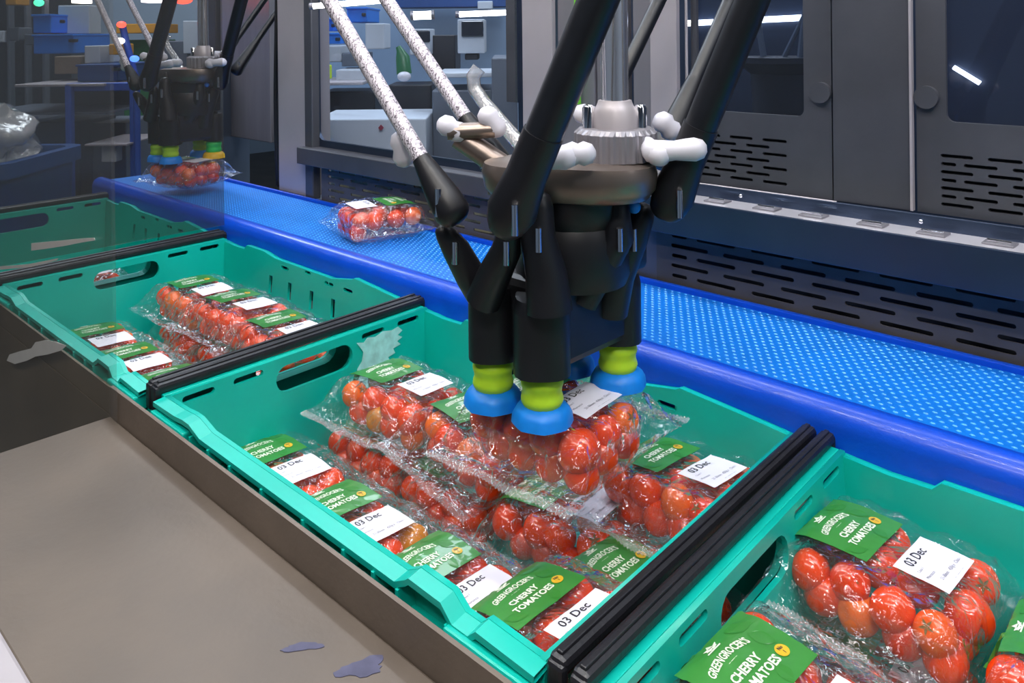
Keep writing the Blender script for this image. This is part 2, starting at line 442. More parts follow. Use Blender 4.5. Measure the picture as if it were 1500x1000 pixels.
    # bale arms lying on both ends
    for s in (-1, 1):
        bm = BM(); xo = cx + s * .3005
        box(bm, xo - .007, xo + .007, .597 - .204, .597 + .204, CZ + H + .000, CZ + H + .012, .004)
        box(bm, xo - .0025, xo + .0025, .597 - .20, .597 + .20, CZ + H + .010, CZ + H + .014, .001)
        for e in (-1, 1):
            box(bm, xo - .007, xo + .007, .597 + e * .202 - .004, .597 + e * .202 + .004, CZ + H - .02, CZ + H + .009, .003)
        bmobj('bale_arm', bm, MT['rubber'], t)
    # the crates sit very slightly racked in the lane
    for ch in t.children:
        for v in ch.data.vertices: v.co.x -= .035 * v.co.y
    return t
crate(-.651, 'teal plastic crate in the middle, under the nearest robot gripper')
crate(-.031, 'teal plastic crate cut off by the right edge, holding large sharp tomato packs')
crate(-1.266, 'teal plastic crate on the left, between perspex screen and middle crate')
crate(-1.885, 'dim teal crate behind the smoky screen, only its far wall showing')

def blotch(name, cx, cy, cz, L, Wd, rz, seed, m, parent, plane='xy', th=.0006):
    "irregular thin patch"
    rnd = random.Random(seed); n = 26; pts = []
    for k in range(n):
        a = 2 * PI * k / n; r = 1 + .35 * math.sin(3 * a + seed) * .6 + rnd.uniform(-.14, .14)
        x, y = L / 2 * math.cos(a) * r, Wd / 2 * math.sin(a) * r
        pts.append((x * math.cos(rz) - y * math.sin(rz), x * math.sin(rz) + y * math.cos(rz)))
    if plane == 'xy': f = lambda u, v, w_: (cx + u, cy + v, cz + w_)
    elif plane == 'xz': f = lambda u, v, w_: (cx + u, cy + w_, cz + v)
    else: f = lambda u, v, w_: (cx + w_ + .018 * -(1 - (cz + v - CZ) / .172) * 0 , cy + u, cz + v)
    return plate(name, pts, [], th, f, m, parent)
mid = [o for o in col.objects if o.name == 'produce_crate'][0]
# pale scuffed patch on the inner face of the middle crate's left end wall
def endwall_patch(parent, cx, pts, name, m):
    X, H = .288, .172
    return plate(name, pts, [], .0006, lambda u, v, w_: (cx - (X - .003 - .018 * (1 - v / H)) + .0036 + w_ - .035 * u, .597 + u, CZ + v), m, parent)
random.seed(3)
patch = [(a, b) for a, b in [(.066, .158), (.078, .155), (.085, .160), (.098, .157), (.112, .161), (.128, .158), (.140, .160), (.147, .153), (.138, .149), (.146, .144), (.136, .141), (.142, .135), (.128, .133), (.131, .126), (.118, .124), (.121, .118), (.104, .115), (.096, .108), (.090, .098), (.084, .084), (.074, .076), (.064, .070), (.062, .100), (.064, .124), (.073, .132), (.076, .143), (.071, .151)]]
tag(endwall_patch(mid, -.651, patch, 'scuff_mark', MT['dust']), 'pale worn scuff beside the handle hole')

# ------------------------------------------------------------------ rail, table
RX = -2.22
t = thing('steel_rail', 'long worn steel lip running along the near side of the crates', 'rail', (-.6, .38, .80))
bm = BM(); box(bm, -1.03, .55, .376, .380, .955, .992); bmobj('lip', bm, MT['plate'], t)
bm = BM(); box(bm, RX, -1.03, .3785, .3815, .955, .988); bmobj('lip', bm, MT['olive'], t)
bm = BM(); box(bm, RX, .55, .381, .382, .78, .955); bmobj('web', bm, MT['steel_dark'], t)
bm = BM(); box(bm, RX, .6, .382, .797, .822, .828); bmobj('crate_bed', bm, MT['steel_dark'], t)
bm = BM()
for x in (-2.18, -1.2, -.2, .5):
    box(bm, x - .02, x + .02, .40, .44, 0, .822); box(bm, x - .02, x + .02, .74, .78, 0, .822)
bmobj('support_leg', bm, MT['steel_dark'], t)
t = thing('worktable', 'brown-grey stained steel worktop with blue stains in the foreground', 'table', (-.4, .28, 0))
bm = BM(); box(bm, -1.028, .5, .18, .3755, .935, .9575, .002); bmobj('tabletop', bm, MT['table'], t)
bm = BM(); box(bm, -1.03, .5, .150, .180, .938, .962, .003); tag(bmobj('rolled_edge', bm, MT['steel_pale'], t), 'paler steel edge strip')
bm = BM()
for x in (-1.0, -.3, .45):
    for y in (.20, .34): box(bm, x - .015, x + .015, y - .015, y + .015, 0, .935)
bmobj('leg', bm, MT['steel_dark'], t)
blotch('blue_stain', -.535, .330, .9577, .030, .008, .9, 3, MT['bluemark'], t)
blotch('blue_stain', -.487, .347, .9577, .034, .016, 1.1, 5, MT['bluemark'], t)
# dark sheet on the machine side left of the table
bm = BM(); box(bm, RX, -1.032, .377, .3775, .20, .956)
tag(bmobj('side_panel', bm, MT['olive']), 'dark olive steel side sheet below the crates, left of the worktop', 'panel')

# ------------------------------------------------------------------ perspex guards
t = thing('perspex_guard', 'hazy clear perspex guard with white smears, across the left foreground', 'guard', (-1.8, .371, .99))
bm = BM(); box(bm, -2.6, -1.0, .369, .373, .70, 2.0); bmobj('pane', bm, MT['perspex'], t)
def streak(pts, parent):
    return plate('smear', pts, [], .0005, lambda u, v, w_: (u, .3685 + w_, v), MT['smear'], parent)  # thin flat white streak on the pane
def yplane(px, py, y):
    r = fw + R_ * ((px - CX) / F) - U_ * ((py - CY) / F)
    s = y / r.y; return (r.x * s, HC + r.z * s)
streak([yplane(*p, .3685) for p in [(10, 528), (14, 519), (30, 514), (46, 510), (52, 501), (66, 498), (80, 500), (97, 506), (90, 513), (70, 519), (52, 522), (40, 528), (22, 533)]], t)
streak([yplane(*p, .3685) for p in [(46, 356), (80, 353), (110, 350), (138, 348), (139, 352), (120, 355), (95, 360), (70, 364), (46, 367)]], t)
streak([yplane(*p, .3685) for p in [(0, 390), (40, 387), (85, 378), (84, 381), (45, 391), (0, 395)]], t)
t = thing('perspex_divider', 'smoky perspex divider standing across the crate lane at the left', 'guard', (-1.578, .59, 1.0))
bm = BM(); box(bm, -1.580, -1.576, .376, .80, 1.026, 2.0); bmobj('pane', bm, MT['perspex_dark'], t)

# ------------------------------------------------------------------ conveyor
t = thing('belt_conveyor', 'bright blue studded belt conveyor running behind the crates', 'conveyor', (-1.0, .94, .9))
BX0, BX1 = -2.30, .55
bm = BM()
prof = [(.800, .955), (.800, 1.018), (.803, 1.027), (.809, 1.034), (.817, 1.0375), (.826, 1.0375), (.829, 1.034), (.829, .955)]
va = [bm.verts.new((BX0, y, z)) for y, z in prof]; vb = [bm.verts.new((BX1, y, z)) for y, z in prof]
for k in range(len(prof)): bm.faces.new((va[k], va[(k + 1) % len(prof)], vb[(k + 1) % len(prof)], vb[k]))
bm.faces.new(va[::-1]); bm.faces.new(vb)
bmobj('edge_guard', bm, MT['guard'], t, 50)
bm = BM(); box(bm, BX0, BX1, 1.036, 1.044, .98, 1.036, .002); bmobj('edge_guard', bm, MT['guard'], t)
bm = BM(); box(bm, BX0, BX1, .829, 1.036, 1.022, 1.028); belt = bmobj('belt', bm, MT['belt'], t)
vsn, fcs = [], []
PX, PY = .0115, .0085
nx = int((BX1 - BX0) / PX); ny = int((1.034 - .835) / PY)
for j in range(ny + 1):
    for i in range(nx):
        x = BX0 + .006 + i * PX + (PX / 2 if j % 2 else 0); y = .836 + j * PY
        if y > 1.033: continue
        b = len(vsn)
        a, c = .0030, .0016
        vsn += [(x - a, y, 1.0279), (x, y - c, 1.0279), (x + a, y, 1.0279), (x, y + c, 1.0279), (x - a * .45, y, 1.0290), (x + a * .45, y, 1.0290)]
        fcs += [(b, b + 1, b + 4), (b + 1, b + 5, b + 4), (b + 1, b + 2, b + 5), (b + 2, b + 3, b + 5), (b + 3, b + 4, b + 5), (b + 3, b, b + 4)]
me = bpy.data.meshes.new('belt_stud')
off = t.location
me.from_pydata([(x - off.x, y - off.y, z - off.z) for x, y, z in vsn], [], fcs)
s_ = ob('belt_stud', me, MT['stud'], t); s_['kind'] = 'stuff'
bm = BM(); box(bm, BX0, BX1, .82, 1.04, .93, .99); bmobj('bed', bm, MT['steel_dark'], t)
bm = BM()
for x in (-2.25, -1.3, -.3, .5):
    box(bm, x - .02, x + .02, .85, .89, 0, .93); box(bm, x - .02, x + .02, .98, 1.02, 0, .93)
bmobj('support_leg', bm, MT['steel_dark'], t)

# ------------------------------------------------------------------ machine wall
def vent_panel(x0, x1, label, m, back, z0=1.028, z1=1.13):
    t = thing('vented_panel', label, 'panel', ((x0 + x1) / 2, 1.05, z0))
    holes = []
    for r in range(5):
        z = 1.046 + r * .0148
        x = x0 + .026 + (0 if r % 2 else -.043) + .031
        if r % 2 == 0: holes.append(slot(x0 + .026 + .014, z, .026, .0055)); x += .086
        while x + .033 < x1 - .01:
            holes.append(slot(x, z, .062, .0055)); x += .086
    plate('slotted_sheet', rect(x0, x1, z0, z1), holes, .002, XZ(1.05), m, t)
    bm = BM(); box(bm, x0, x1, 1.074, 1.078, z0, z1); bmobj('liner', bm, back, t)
    return t
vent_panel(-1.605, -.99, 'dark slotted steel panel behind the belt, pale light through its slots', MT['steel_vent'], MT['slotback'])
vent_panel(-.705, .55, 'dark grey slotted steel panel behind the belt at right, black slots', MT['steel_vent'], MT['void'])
bm = BM(); box(bm, -.99, -.705, 1.05, 1.053, 1.028, 1.13)
tag(bmobj('blank_panel', bm, MT['steel_dark']), 'plain dark steel panel behind the robot gripper, between slotted panels', 'panel')
bm = BM()
box(bm, -1.675, -1.0, 1.028, 1.10, 1.112, 1.150, .002)
tag(bmobj('support_beam', bm, MT['steel_dark']), 'dark steel beam under the bright left window', 'beam')
t = thing('support_beam', 'wide steel beam with clasped ledge under the dark windows at right', 'beam', (-.1, 1.05, 1.115))
bm = BM(); box(bm, -.72, .55, 1.018, 1.022, 1.115, 1.166, .001); bmobj('face', bm, MT['steel_blue'], t)
bm = BM(); box(bm, -1.0, .55, 1.022, 1.085, 1.160, 1.1655, .001); bmobj('ledge', bm, MT['ledge'], t)
bm = BM(); box(bm, -.72, .55, 1.024, 1.08, 1.113, 1.158); bmobj('core', bm, MT['steel_dark'], t)
for i, x in enumerate((-.60, -.525, -.46, -.385, -.315, -.245, -.17, -.10)):
    bm = BM()
    c = bmobj('clasp', (box(bm, x - .016, x + .016, 1.036, 1.060, 1.1655, 1.168, .0008)), MT['steel'], t)
    bm = BM(); tube(bm, [(x - .012, 1.046, 1.1695), (x + .012, 1.046, 1.1695)], .0018, 8); bmobj('pin', bm, MT['chrome'], c)
bm = BM(); box(bm, -.72, .55, 1.070, 1.074, 1.163, 1.183, .001); k_ = bmobj('kick_strip', bm, MT['steel_blue'], t)
for x in (-.575, -.335, -.20, -.05):
    bm = BM(); ball(bm, (x, 1.069, 1.174), .0032); bmobj('bolt', bm, MT['chrome'], k_, 40)

# window 1 (bright view)
def frame_window(name, x0, x1, z0, z1, ymid, border, r, fm, pm, label_parent=None):
    t = bpy.data.objects.new(name, None); col.objects.link(t); t.location = ((x0 + x1) / 2, ymid, z0); t['kind'] = 'structure'
    plate('window_frame', rect(x0, x1, z0, z1), [rrect(x0 + border, x1 - border, z0 + border * .7, z1 - border, r)], .008, XZ(ymid), fm, t)
    bm = BM(); box(bm, x0 + border * .5, x1 - border * .5, ymid + .001, ymid + .003, z0 + border * .4, z1 - border * .5); bmobj('pane', bm, pm, t)
    return t
t = frame_window('window_1', -1.668, -.985, 1.150, 2.0, 1.072, .022, .022, MT['steel_blue'], MT['pane'])
bm = BM(); box(bm, -1.006, -1.001, 1.060, 1.068, 1.285, 2.0); bmobj('glazing_bar', bm, MT['chrome'], t)
bm = BM(); box(bm, -1.03, -1.006, 1.062, 1.068, 1.285, 2.0); bmobj('glazing_bar', bm, MT['steel_dark'], t)
# columns on the left
def column(x0, x1, y0, y1, m, label, z0=1.03, z1=2.1):
    bm = BM(); box(bm, x0, x1, y0, y1, z0, z1, .003); return tag(bmobj('steel_column', bm, m), label, 'column')
column(-1.80, -1.672, 1.055, 1.12, MT['steel_pale'], 'pale upright steel column left of the bright window')
column(-1.672, -1.640, 1.048, 1.07, MT['steel_dark'], 'thin dark upright against the bright window frame')
column(-1.885, -1.815, 1.10, 1.16, MT['steel_dark'], 'dark narrow upright with cables, left of the pale column')
column(-2.97, -2.61, 1.50, 1.60, MT['steel'], 'broad brown-grey steel column behind the far end of the belt')
column(-3.12, -3.01, 1.50, 1.60, MT['steel_dark'], 'dark upright at the far left end of the machine wall')
for i, (x, yy) in enumerate(((-1.865, 1.09), (-1.845, 1.085), (-1.82, 1.09))):
    bm = BM(); tube(bm, [(x + .006 * math.sin(z * 9 + i), yy, z) for z in np.linspace(1.03, 2.0, 24)], .005, 8)
    tag(bmobj('cable', bm, MT['cable'], None, 60), ['black cable hanging down the dark upright, leftmost of three', 'black cable hanging down the dark upright, middle of three', 'black cable hanging down the dark upright, nearest the pale column'][i], 'cable', 'cables beside the columns')
# panels between window 1 and the dark doors
def wpanel(x0, x1, y0, z0, z1, m, label, name='wall_sheet'):
    bm = BM(); box(bm, x0, x1, y0, y0 + .01, z0, z1, .001); return tag(bmobj(name, bm, m), label, 'panel')
wpanel(-.984, -.915, 1.055, 1.168, 2.0, MT['steel_pale'], 'pale steel post between the bright window and the robot')
wpanel(-.913, -.835, 1.068, 1.168, 2.0, MT['steel'], 'grey steel sheet behind the front black robot rod')
wpanel(-.833, -.770, 1.072, 1.168, 2.0, MT['steel'], 'grey steel sheet behind the chrome robot shaft')
wpanel(-.756, -.722, 1.066, 1.168, 2.0, MT['steel'], 'narrow grey steel strip right of the chrome shaft')
wpanel(-.719, -.672, 1.058, 1.168, 2.0, MT['steel_pale'], 'pale steel post left of the first dark door')
wpanel(-.770, -.757, 1.085, 1.168, 2.0, MT['void'], 'black gap strip right of the chrome shaft')
bm = BM(); tube(bm, [(-.862, 1.06, 1.50), (-.866, 1.058, 1.42), (-.861, 1.058, 1.36), (-.862, 1.06, 1.29)], .004, 8)
tag(bmobj('cable', bm, MT['greencable'], None, 60), 'bright green cable behind the front black robot rod', 'cable')
# doors
def vents(x0, x1, z0, rows, ln=.036, pitch=.051, dz=.0098, h=.0042):
    hs = []
    for r in range(rows):
        x = x0 + ln / 2 + (pitch / 2 if r % 2 else 0)
        if r % 2: hs.append(slot(x0 + .009, z0 + r * dz, .017, h, 3))
        while x + ln / 2 <= x1 + .001:
            hs.append(slot(x, z0 + r * dz, ln, h, 3)); x += pitch
    return hs
def door(name, x0, x1, z0, z1, wx0, wx1, wz0, vx0, vx1):
    t = bpy.data.objects.new(name, None); col.objects.link(t); t.location = ((x0 + x1) / 2, 1.085, z0); t['kind'] = 'structure'
    plate('door_leaf', rect(x0, x1, z0, z1), [rrect(wx0, wx1, wz0, z1 - .03, .010)] + vents(vx0, vx1, 1.196, 7), .006, XZ(1.085), MT['steel_dark'], t)
    bm = BM(); box(bm, vx0 - .005, vx1 + .005, 1.094, 1.096, 1.188, 1.270); bmobj('vent_liner', bm, MT['void'], t)  # dark sheet added so the vent slots read as shaded
    bm = BM(); box(bm, wx0 - .004, wx1 + .004, 1.0885, 1.091, wz0 - .004, z1 - .02); bmobj('pane', bm, MT['pane_dark'], t)
    return t
door('door_1', -.662, -.449, 1.183, 2.0, -.652, -.487, 1.291, -.650, -.492)
door('door_2', -.343, .45, 1.183, 2.0, -.309, .42, 1.296, -.316, .40)
bm = BM(); box(bm, -.446, -.349, 1.078, 1.09, 1.183, 2.0, .001); tag(bmobj('door_post', bm, MT['steel_dark']), 'plain grey steel post between the two dark doors', 'panel')
bm = BM(); box(bm, -.3475, -.3445, 1.070, 1.078, 1.185, 2.0); tag(bmobj('edge_strip', bm, MT['steel_pale']), 'bright thin steel strip on the right dark door edge', 'strip')
for x, lb in ((-.462, 'round hinge cover on the left dark door'), (-.330, 'round hinge cover on the right dark door')):
    bm = BM(); tube(bm, [(x, 1.082, 1.325), (x, 1.074, 1.325)], .014, 24); tag(bmobj('hinge_cover', bm, MT['steel_dark'], None, 40), lb, 'hinge')
# rounded bright frame round the left dark door
ring = rrect(-.672, -.40, 1.176, 2.0, .022, 6); inner = rrect(-.664, -.40, 1.184, 1.99, .016, 6)
pts_ = [(-.664, 1.99), (-.664, 1.20), (-.662, 1.191), (-.656, 1.185), (-.646, 1.182), (-.44, 1.182)]
bm = BM(); tube(bm, [(a, 1.073, b) for a, b in pts_], .0022, 8); tag(bmobj('door_gasket', bm, MT['steel_pale'], None, 50), 'bright rounded edge trim round the left dark door', 'trim')
# cavity behind the dark doors
bm = BM(); box(bm, -1.15, .6, 1.55, 1.56, 1.0, 2.1); tag(bmobj('cavity_wall', bm, MT['navy']), 'dark navy inner wall seen through the dark door windows', 'panel')
bm = BM(); tube(bm, [(-.95, 1.541, 1.425), (-.69, 1.541, 1.432)], .006, 8); tag(bmobj('led_tube', bm, MT['led']), 'thin light strip glowing behind the left dark door window', 'lamp')  # added glowing tube stands in for a reflection in the door glass
bm = BM(); tube(bm, [(-.428, 1.542, 1.342), (-.388, 1.542, 1.316)], .004, 8); tag(bmobj('led_tube', bm, MT['led']), 'short slanted light strip glowing behind the right dark door', 'lamp')  # slanted reflection in the door glass, added as a glowing tube
bm = BM(); lathe(bm, -.675, 1.42, [(.02, 1.20), (.055, 1.22), (.06, 1.33), (.085, 1.35), (.085, 1.36), (.06, 1.36)], 20)
tag(bmobj('vessel', bm, MT['mdark'], None, 40), 'dark flared vessel behind the left dark door window', 'vessel')
bm = BM(); tube(bm, [(-.715, 1.42, 1.36), (-.755, 1.42, 1.60)], .006, 8); tube(bm, [(-.645, 1.42, 1.36), (-.615, 1.42, 1.60)], .006, 8); tube(bm, [(-.675, 1.42, 1.36), (-.55, 1.42, 1.60)], .005, 8)
tag(bmobj('vessel_rods', bm, MT['mgrey'], None, 40), 'slanting grey rods above the dark flared vessel', 'rods')
# reflected light bars, added as glowing tubes
def glow_bar(p, q, label, r=.006):
    t = thing('led_tube', label, 'lamp', tuple((Vector(p) + Vector(q)) / 2))
    bm = BM(); tube(bm, [p, q], r, 10); bmobj('tube', bm, MT['led'], t, 50)
    d = (Vector(q) - Vector(p)).normalized()
    for e, s in ((p, -1), (q, 1)):
        bm = BM(); tube(bm, [Vector(e), Vector(e) + d * s * .008], r * 1.2, 10); bmobj('end_cap', bm, MT['steel'], t, 50)
    return t
glow_bar(at(459, 9, 1.75), at(559, 1, 1.75), 'bright LED tube at the top left, crossing the window frame')
glow_bar(at(673, 21, 1.70), at(777, 17, 1.70), 'bright LED tube across the top right of the bright window')
glow_bar(at(606, 23, 2.3), at(632, 22, 2.3), 'short LED tube glowing behind the bright window', .012)

# ------------------------------------------------------------------ film pack
def sm(a, b, x):
    t = max(0, min(1, (x - a) / (b - a))); return t * t * (3 - 2 * t)
NEXP = 5
def sect(y):
    yy = abs(y); t_ = sm(.050, .086, yy)
    w_ = .0735 + .010 * t_; bt = .0300 * (1 - t_) + .0010 * t_; c = .0310 * (1 - t_) + .020 * t_
    return w_, bt, c
def ridge(x, y, z, s):
    n = noise.noise(Vector((x * s, y * s, z)))
    return 1 - abs(n) * 2.6
def ztop(x, y, var):
    w_, bt, c = sect(y)
    q = min(1, abs(x) / w_)
    z = c + bt * (1 - q ** NEXP) ** (1 / NEXP)
    yy = abs(y)
    a = .0004 + .0080 * sm(.034, .070, yy) * (1 - sm(.084, .094, yy)) + .0016 * sm(.052, .07, abs(x))
    wr = ridge(x, y * .45, var * 7.3, 55) * .6 + ridge(x * 1.3 + .3, y, var * 3.1 + 5, 120) * .4
    z += a * (wr - .45)
    z += .0016 * noise.noise(Vector((x * 22, y * 22, var * 9.7)))
    return z
def make_film(var):
    NX, NY = 46, 72
    ys = [-.094 + .188 * j / NY for j in range(NY + 1)]
    verts, faces = [], []
    def addsheet(top):
        base = len(verts)
        for y in ys:
            w_, bt, c = sect(y)
            for i in range(NX + 1):
                u = -PI / 2 + PI * i / NX
                x = w_ * math.sin(u) * .9995
                edge = 1 - math.exp(-abs(abs(u) - PI / 2) * 6)
                if top:
                    z = ztop(x, y, var); z0 = c
                    z = z0 + (z - z0) * edge
                else:
                    q = min(1, abs(x) / w_)
                    z = c - bt * (1 - q ** NEXP) ** (1 / NEXP)
                    if abs(y) > .05: z += .003 * noise.noise(Vector((x * 40, y * 40, var + 20))) * edge
                dx = .0016 * noise.noise(Vector((y * 60, x * 20, var * 2.2))) * sm(.6, 1, abs(x) / w_)
                verts.append((x + dx, y + (.003 * noise.noise(Vector((x * 30, var * 3, 1))) if abs(y) > .06 else 0), z))
        for j in range(NY):
            for i in range(NX):
                a = base + j * (NX + 1) + i
                faces.append((a, a + 1, a + NX + 2, a + NX + 1) if top else (a, a + NX + 1, a + NX + 2, a + 1))
    addsheet(True); addsheet(False)
    me = bpy.data.meshes.new('film_wrap'); me.from_pydata(verts, [], faces)
    bm = BM(); bm.from_mesh(me); bmesh.ops.remove_doubles(bm, verts=bm.verts[:], dist=.00012); bm.to_mesh(me); bm.free()
    me.materials.append(MT['film'])
    for p in me.polygons: p.use_smooth = True
    return me
def make_seal(var, s):
    n = 84; verts, faces = [], []
    for j in range(4):
        y = s * (.0915 + .0035 * j)
        for i in range(n + 1):
            x = -.083 + .166 * i / n
            z = .020 + .0011 * (1 if i % 2 else -1) + .005 * noise.noise(Vector((x * 24, y * 30, var * 5 + s))) * (j + .3) / 2
            verts.append((x, y + .003 * noise.noise(Vector((x * 30, var * 3, 1))), z))
    for j in range(3):
        for i in range(n):
            a = j * (n + 1) + i; faces.append((a, a + 1, a + n + 2, a + n + 1))
    me = bpy.data.meshes.new('crimped_seal'); me.from_pydata(verts, [], faces); me.materials.append(MT['sealmat'])
    return me
def make_tray():
    "clear punnet: tapered ribbed walls, rolled rim, floor"
    n = 60; prof = [(.86, .0025), (.90, .006), (.955, .030), (.975, .036), (1.0, .037), (1.0, .0395)]
    verts, faces = [], []
    for k, (sc, z) in enumerate(prof):
        for i in range(n):
            a = 2 * PI * (i + .5) / n
            ca, sa = math.cos(a), math.sin(a)
            x = .0695 * math.copysign(abs(ca) ** .32, ca); y = .0575 * math.copysign(abs(sa) ** .32, sa)
            rb = .984 if (i % 2 and k in (1, 2)) else 1
            verts.append((x * sc * rb, y * sc * rb, z))
    for k in range(len(prof) - 1):
        for i in range(n):
            faces.append((k * n + i, k * n + (i + 1) % n, (k + 1) * n + (i + 1) % n, (k + 1) * n + i))
    faces.append(tuple(range(n))[::-1])
    me = bpy.data.meshes.new('tray'); me.from_pydata(verts, [], faces); me.materials.append(MT['tray'])
    return me
def draped_grid(x0, x1, y0, y1, var, lift, m, name, nx=18, ny=20):
    verts, faces = [], []
    for j in range(ny + 1):
        for i in range(nx + 1):
            x = x0 + (x1 - x0) * i / nx; y = y0 + (y1 - y0) * j / ny
            verts.append((x, y, ztop(x, y, var) + lift))
    n = len(verts)
    verts += [(x, y, z - .0002) for x, y, z in verts]
    for j in range(ny):
        for i in range(nx):
            a = j * (nx + 1) + i; faces.append((a, a + 1, a + nx + 2, a + nx + 1)); faces.append((n + a, n + a + nx + 1, n + a + nx + 2, n + a + 1))
    me = bpy.data.meshes.new(name); me.from_pydata(verts, [], faces); me.materials.append(m)
    for p in me.polygons: p.use_smooth = True
    return me
def text2d(s, size, bold=0, res=2):
    cu = bpy.data.curves.new('tmp', 'FONT'); cu.body = s; cu.size = size; cu.align_x = 'CENTER'; cu.align_y = 'CENTER'
    cu.offset = bold; cu.resolution_u = res; cu.fill_mode = 'FRONT'
    me = mesh_from_curve(cu)
    vs2 = [tuple(v.co)[:2] for v in me.vertices]; fs = [tuple(p.vertices) for p in me.polygons]
    return vs2, fs
TXT = {}
def text_me(items, cx, cy, var, lift, m, name):
    "items: (string, size, u, v, bold, sx, arc); u runs along +y of the pack, v (up) towards -x"
    verts, faces = [], []
    for s, size, u, v, bold, sx, arc in items:
        key = (s, size, bold)
        if key not in TXT: TXT[key] = text2d(s, size, bold)
        vs2, fs = TXT[key]; b = len(verts)
        for a, c in vs2:
            uu = u + a * sx; vv = v + c - arc * (a * sx) ** 2 + 0
            x = cx - vv; y = cy + uu
            verts.append((x, y, ztop(x, y, var) + lift))
        faces += [tuple(b + i for i in f) for f in fs]
    me = bpy.data.meshes.new(name); me.from_pydata(verts, [], faces); me.materials.append(m)
    return me
def shape_me(polys, cx, cy, var, lift, m, name):
    verts, faces = [], []
    for ring in polys:
        b = len(verts)
        for u, v in ring:
            x = cx - v; y = cy + u; verts.append((x, y, ztop(x, y, var) + lift))
        faces.append(tuple(range(b, b + len(ring))))
    me = bpy.data.meshes.new(name); me.from_pydata(verts, [], faces); me.materials.append(m)
    return me
def circ(u, v, r, n=24, e=1): return [(u + r * math.cos(2 * PI * k / n), v + e * r * math.sin(2 * PI * k / n)) for k in range(n)]
def leafp(u, v, L, a, wd=.28):
    pts = []
    for k in range(9):
        t_ = k / 8; pts.append((t_ * L, wd * L * math.sin(PI * t_)))
    for k in range(7, 0, -1):
        t_ = k / 8; pts.append((t_ * L, -wd * L * math.sin(PI * t_)))
    return [(u + x * math.cos(a) - y * math.sin(a), v + x * math.sin(a) + y * math.cos(a)) for x, y in pts]
GX, GY = -.0375, .000     # centre of green label
WX, WY = .0305, .0015     # centre of the date label
tray_me = make_tray()
VAR = []
for var in range(4):
    d = {'film': make_film(var), 'seals': [make_seal(var, -1), make_seal(var, 1)]}
    d['green'] = draped_grid(GX - .0305, GX + .0305, GY - .038, GY + .038, var, .0005, MT['label'], 'brand_label')
    d['leaves'] = [shape_me([lf],  GX, GY, var, .0008, MT['leaf'], 'leaf_print') for lf in (leafp(.012, .026, .022, -.5), leafp(.020, .012, .020, -1.2), leafp(-.036, -.012, .020, -.7), leafp(.012, -.014, .018, -1.9), leafp(-.014, .030, .018, 2.4))]
    d['brand'] = text_me([("GREENGROCER'S", .0088, -.006, .0125, .00022, .62, 9), ("-- ----- --", .0030, -.006, .0065, .00003, .9, 0),
                          ("CHERRY", .0092, -.006, -.0035, .00028, .86, 0), ("TOMATOES", .0092, -.004, -.0135, .00028, .86, 0)], GX, GY, var, .0010, MT['cream'], 'lettering')
    d['emblem'] = shape_me([[(-.006 + a, .0205 + b) for a, b in rect(-.007, .007, 0, .0010)], [(-.006 + a, .0225 + b) for a, b in ((-.006, 0), (.006, 0), (.004, .0012), (-.004, .0012))],
                            [(-.006 + a, .0243 + b) for a, b in ((-.0035, 0), (.0035, 0), (0, .0038))], leafp(-.006, .0215, .008, .5, .14), leafp(-.006, .0215, .008, 2.64, .14)], GX, GY, var, .0010, MT['cream'], 'emblem')
    d['badge'] = shape_me([circ(.0235, -.0125, .0050)], GX, GY, var, .0011, MT['gold'], 'badge')
    d['badge2'] = shape_me([circ(.0235, -.0125, .0043, 20)[3:18], rect(.0205, .0265, -.0130, -.0122)], GX, GY, var, .0013, MT['gold'], 'badge_mark')
    d['badget'] = text_me([("No", .0038, .0235, -.0108, .0001, .9, 0), ("1", .0036, .0235, -.0145, .0001, .9, 0)], GX, GY, var, .0014, MT['ink'], 'badge_mark')
    d['white'] = draped_grid(WX - .0208, WX + .0208, WY - .0295, WY + .0295, var, .0014, MT['paper'], 'date_label')
    d['date'] = text_me([("03 Dec", .0115, -.004, .0125, .0001, .92, 0)], WX, WY, var, .0018, MT['ink'], 'lettering')
    lines = [("Class I", .0034, -.019, .0035, 0, 1, 0), ("Morocco", .0038, -.0185, -.0040, 0, 1, 0), ("21-30mm   420g e   Class I", .0042, .003, -.0115, 0, .9, 0), ("---   ----- --  --- -", .0034, .004, -.0175, 0, .95, 0),
             ("------ -------- --- ------- ---- ------ --- ------ ----", .0020, .0, .0205, 0, .93, 0)]
    d['small'] = text_me(lines, WX, WY, var, .0018, MT['ink_soft'], 'lettering')
    VAR.append(d)

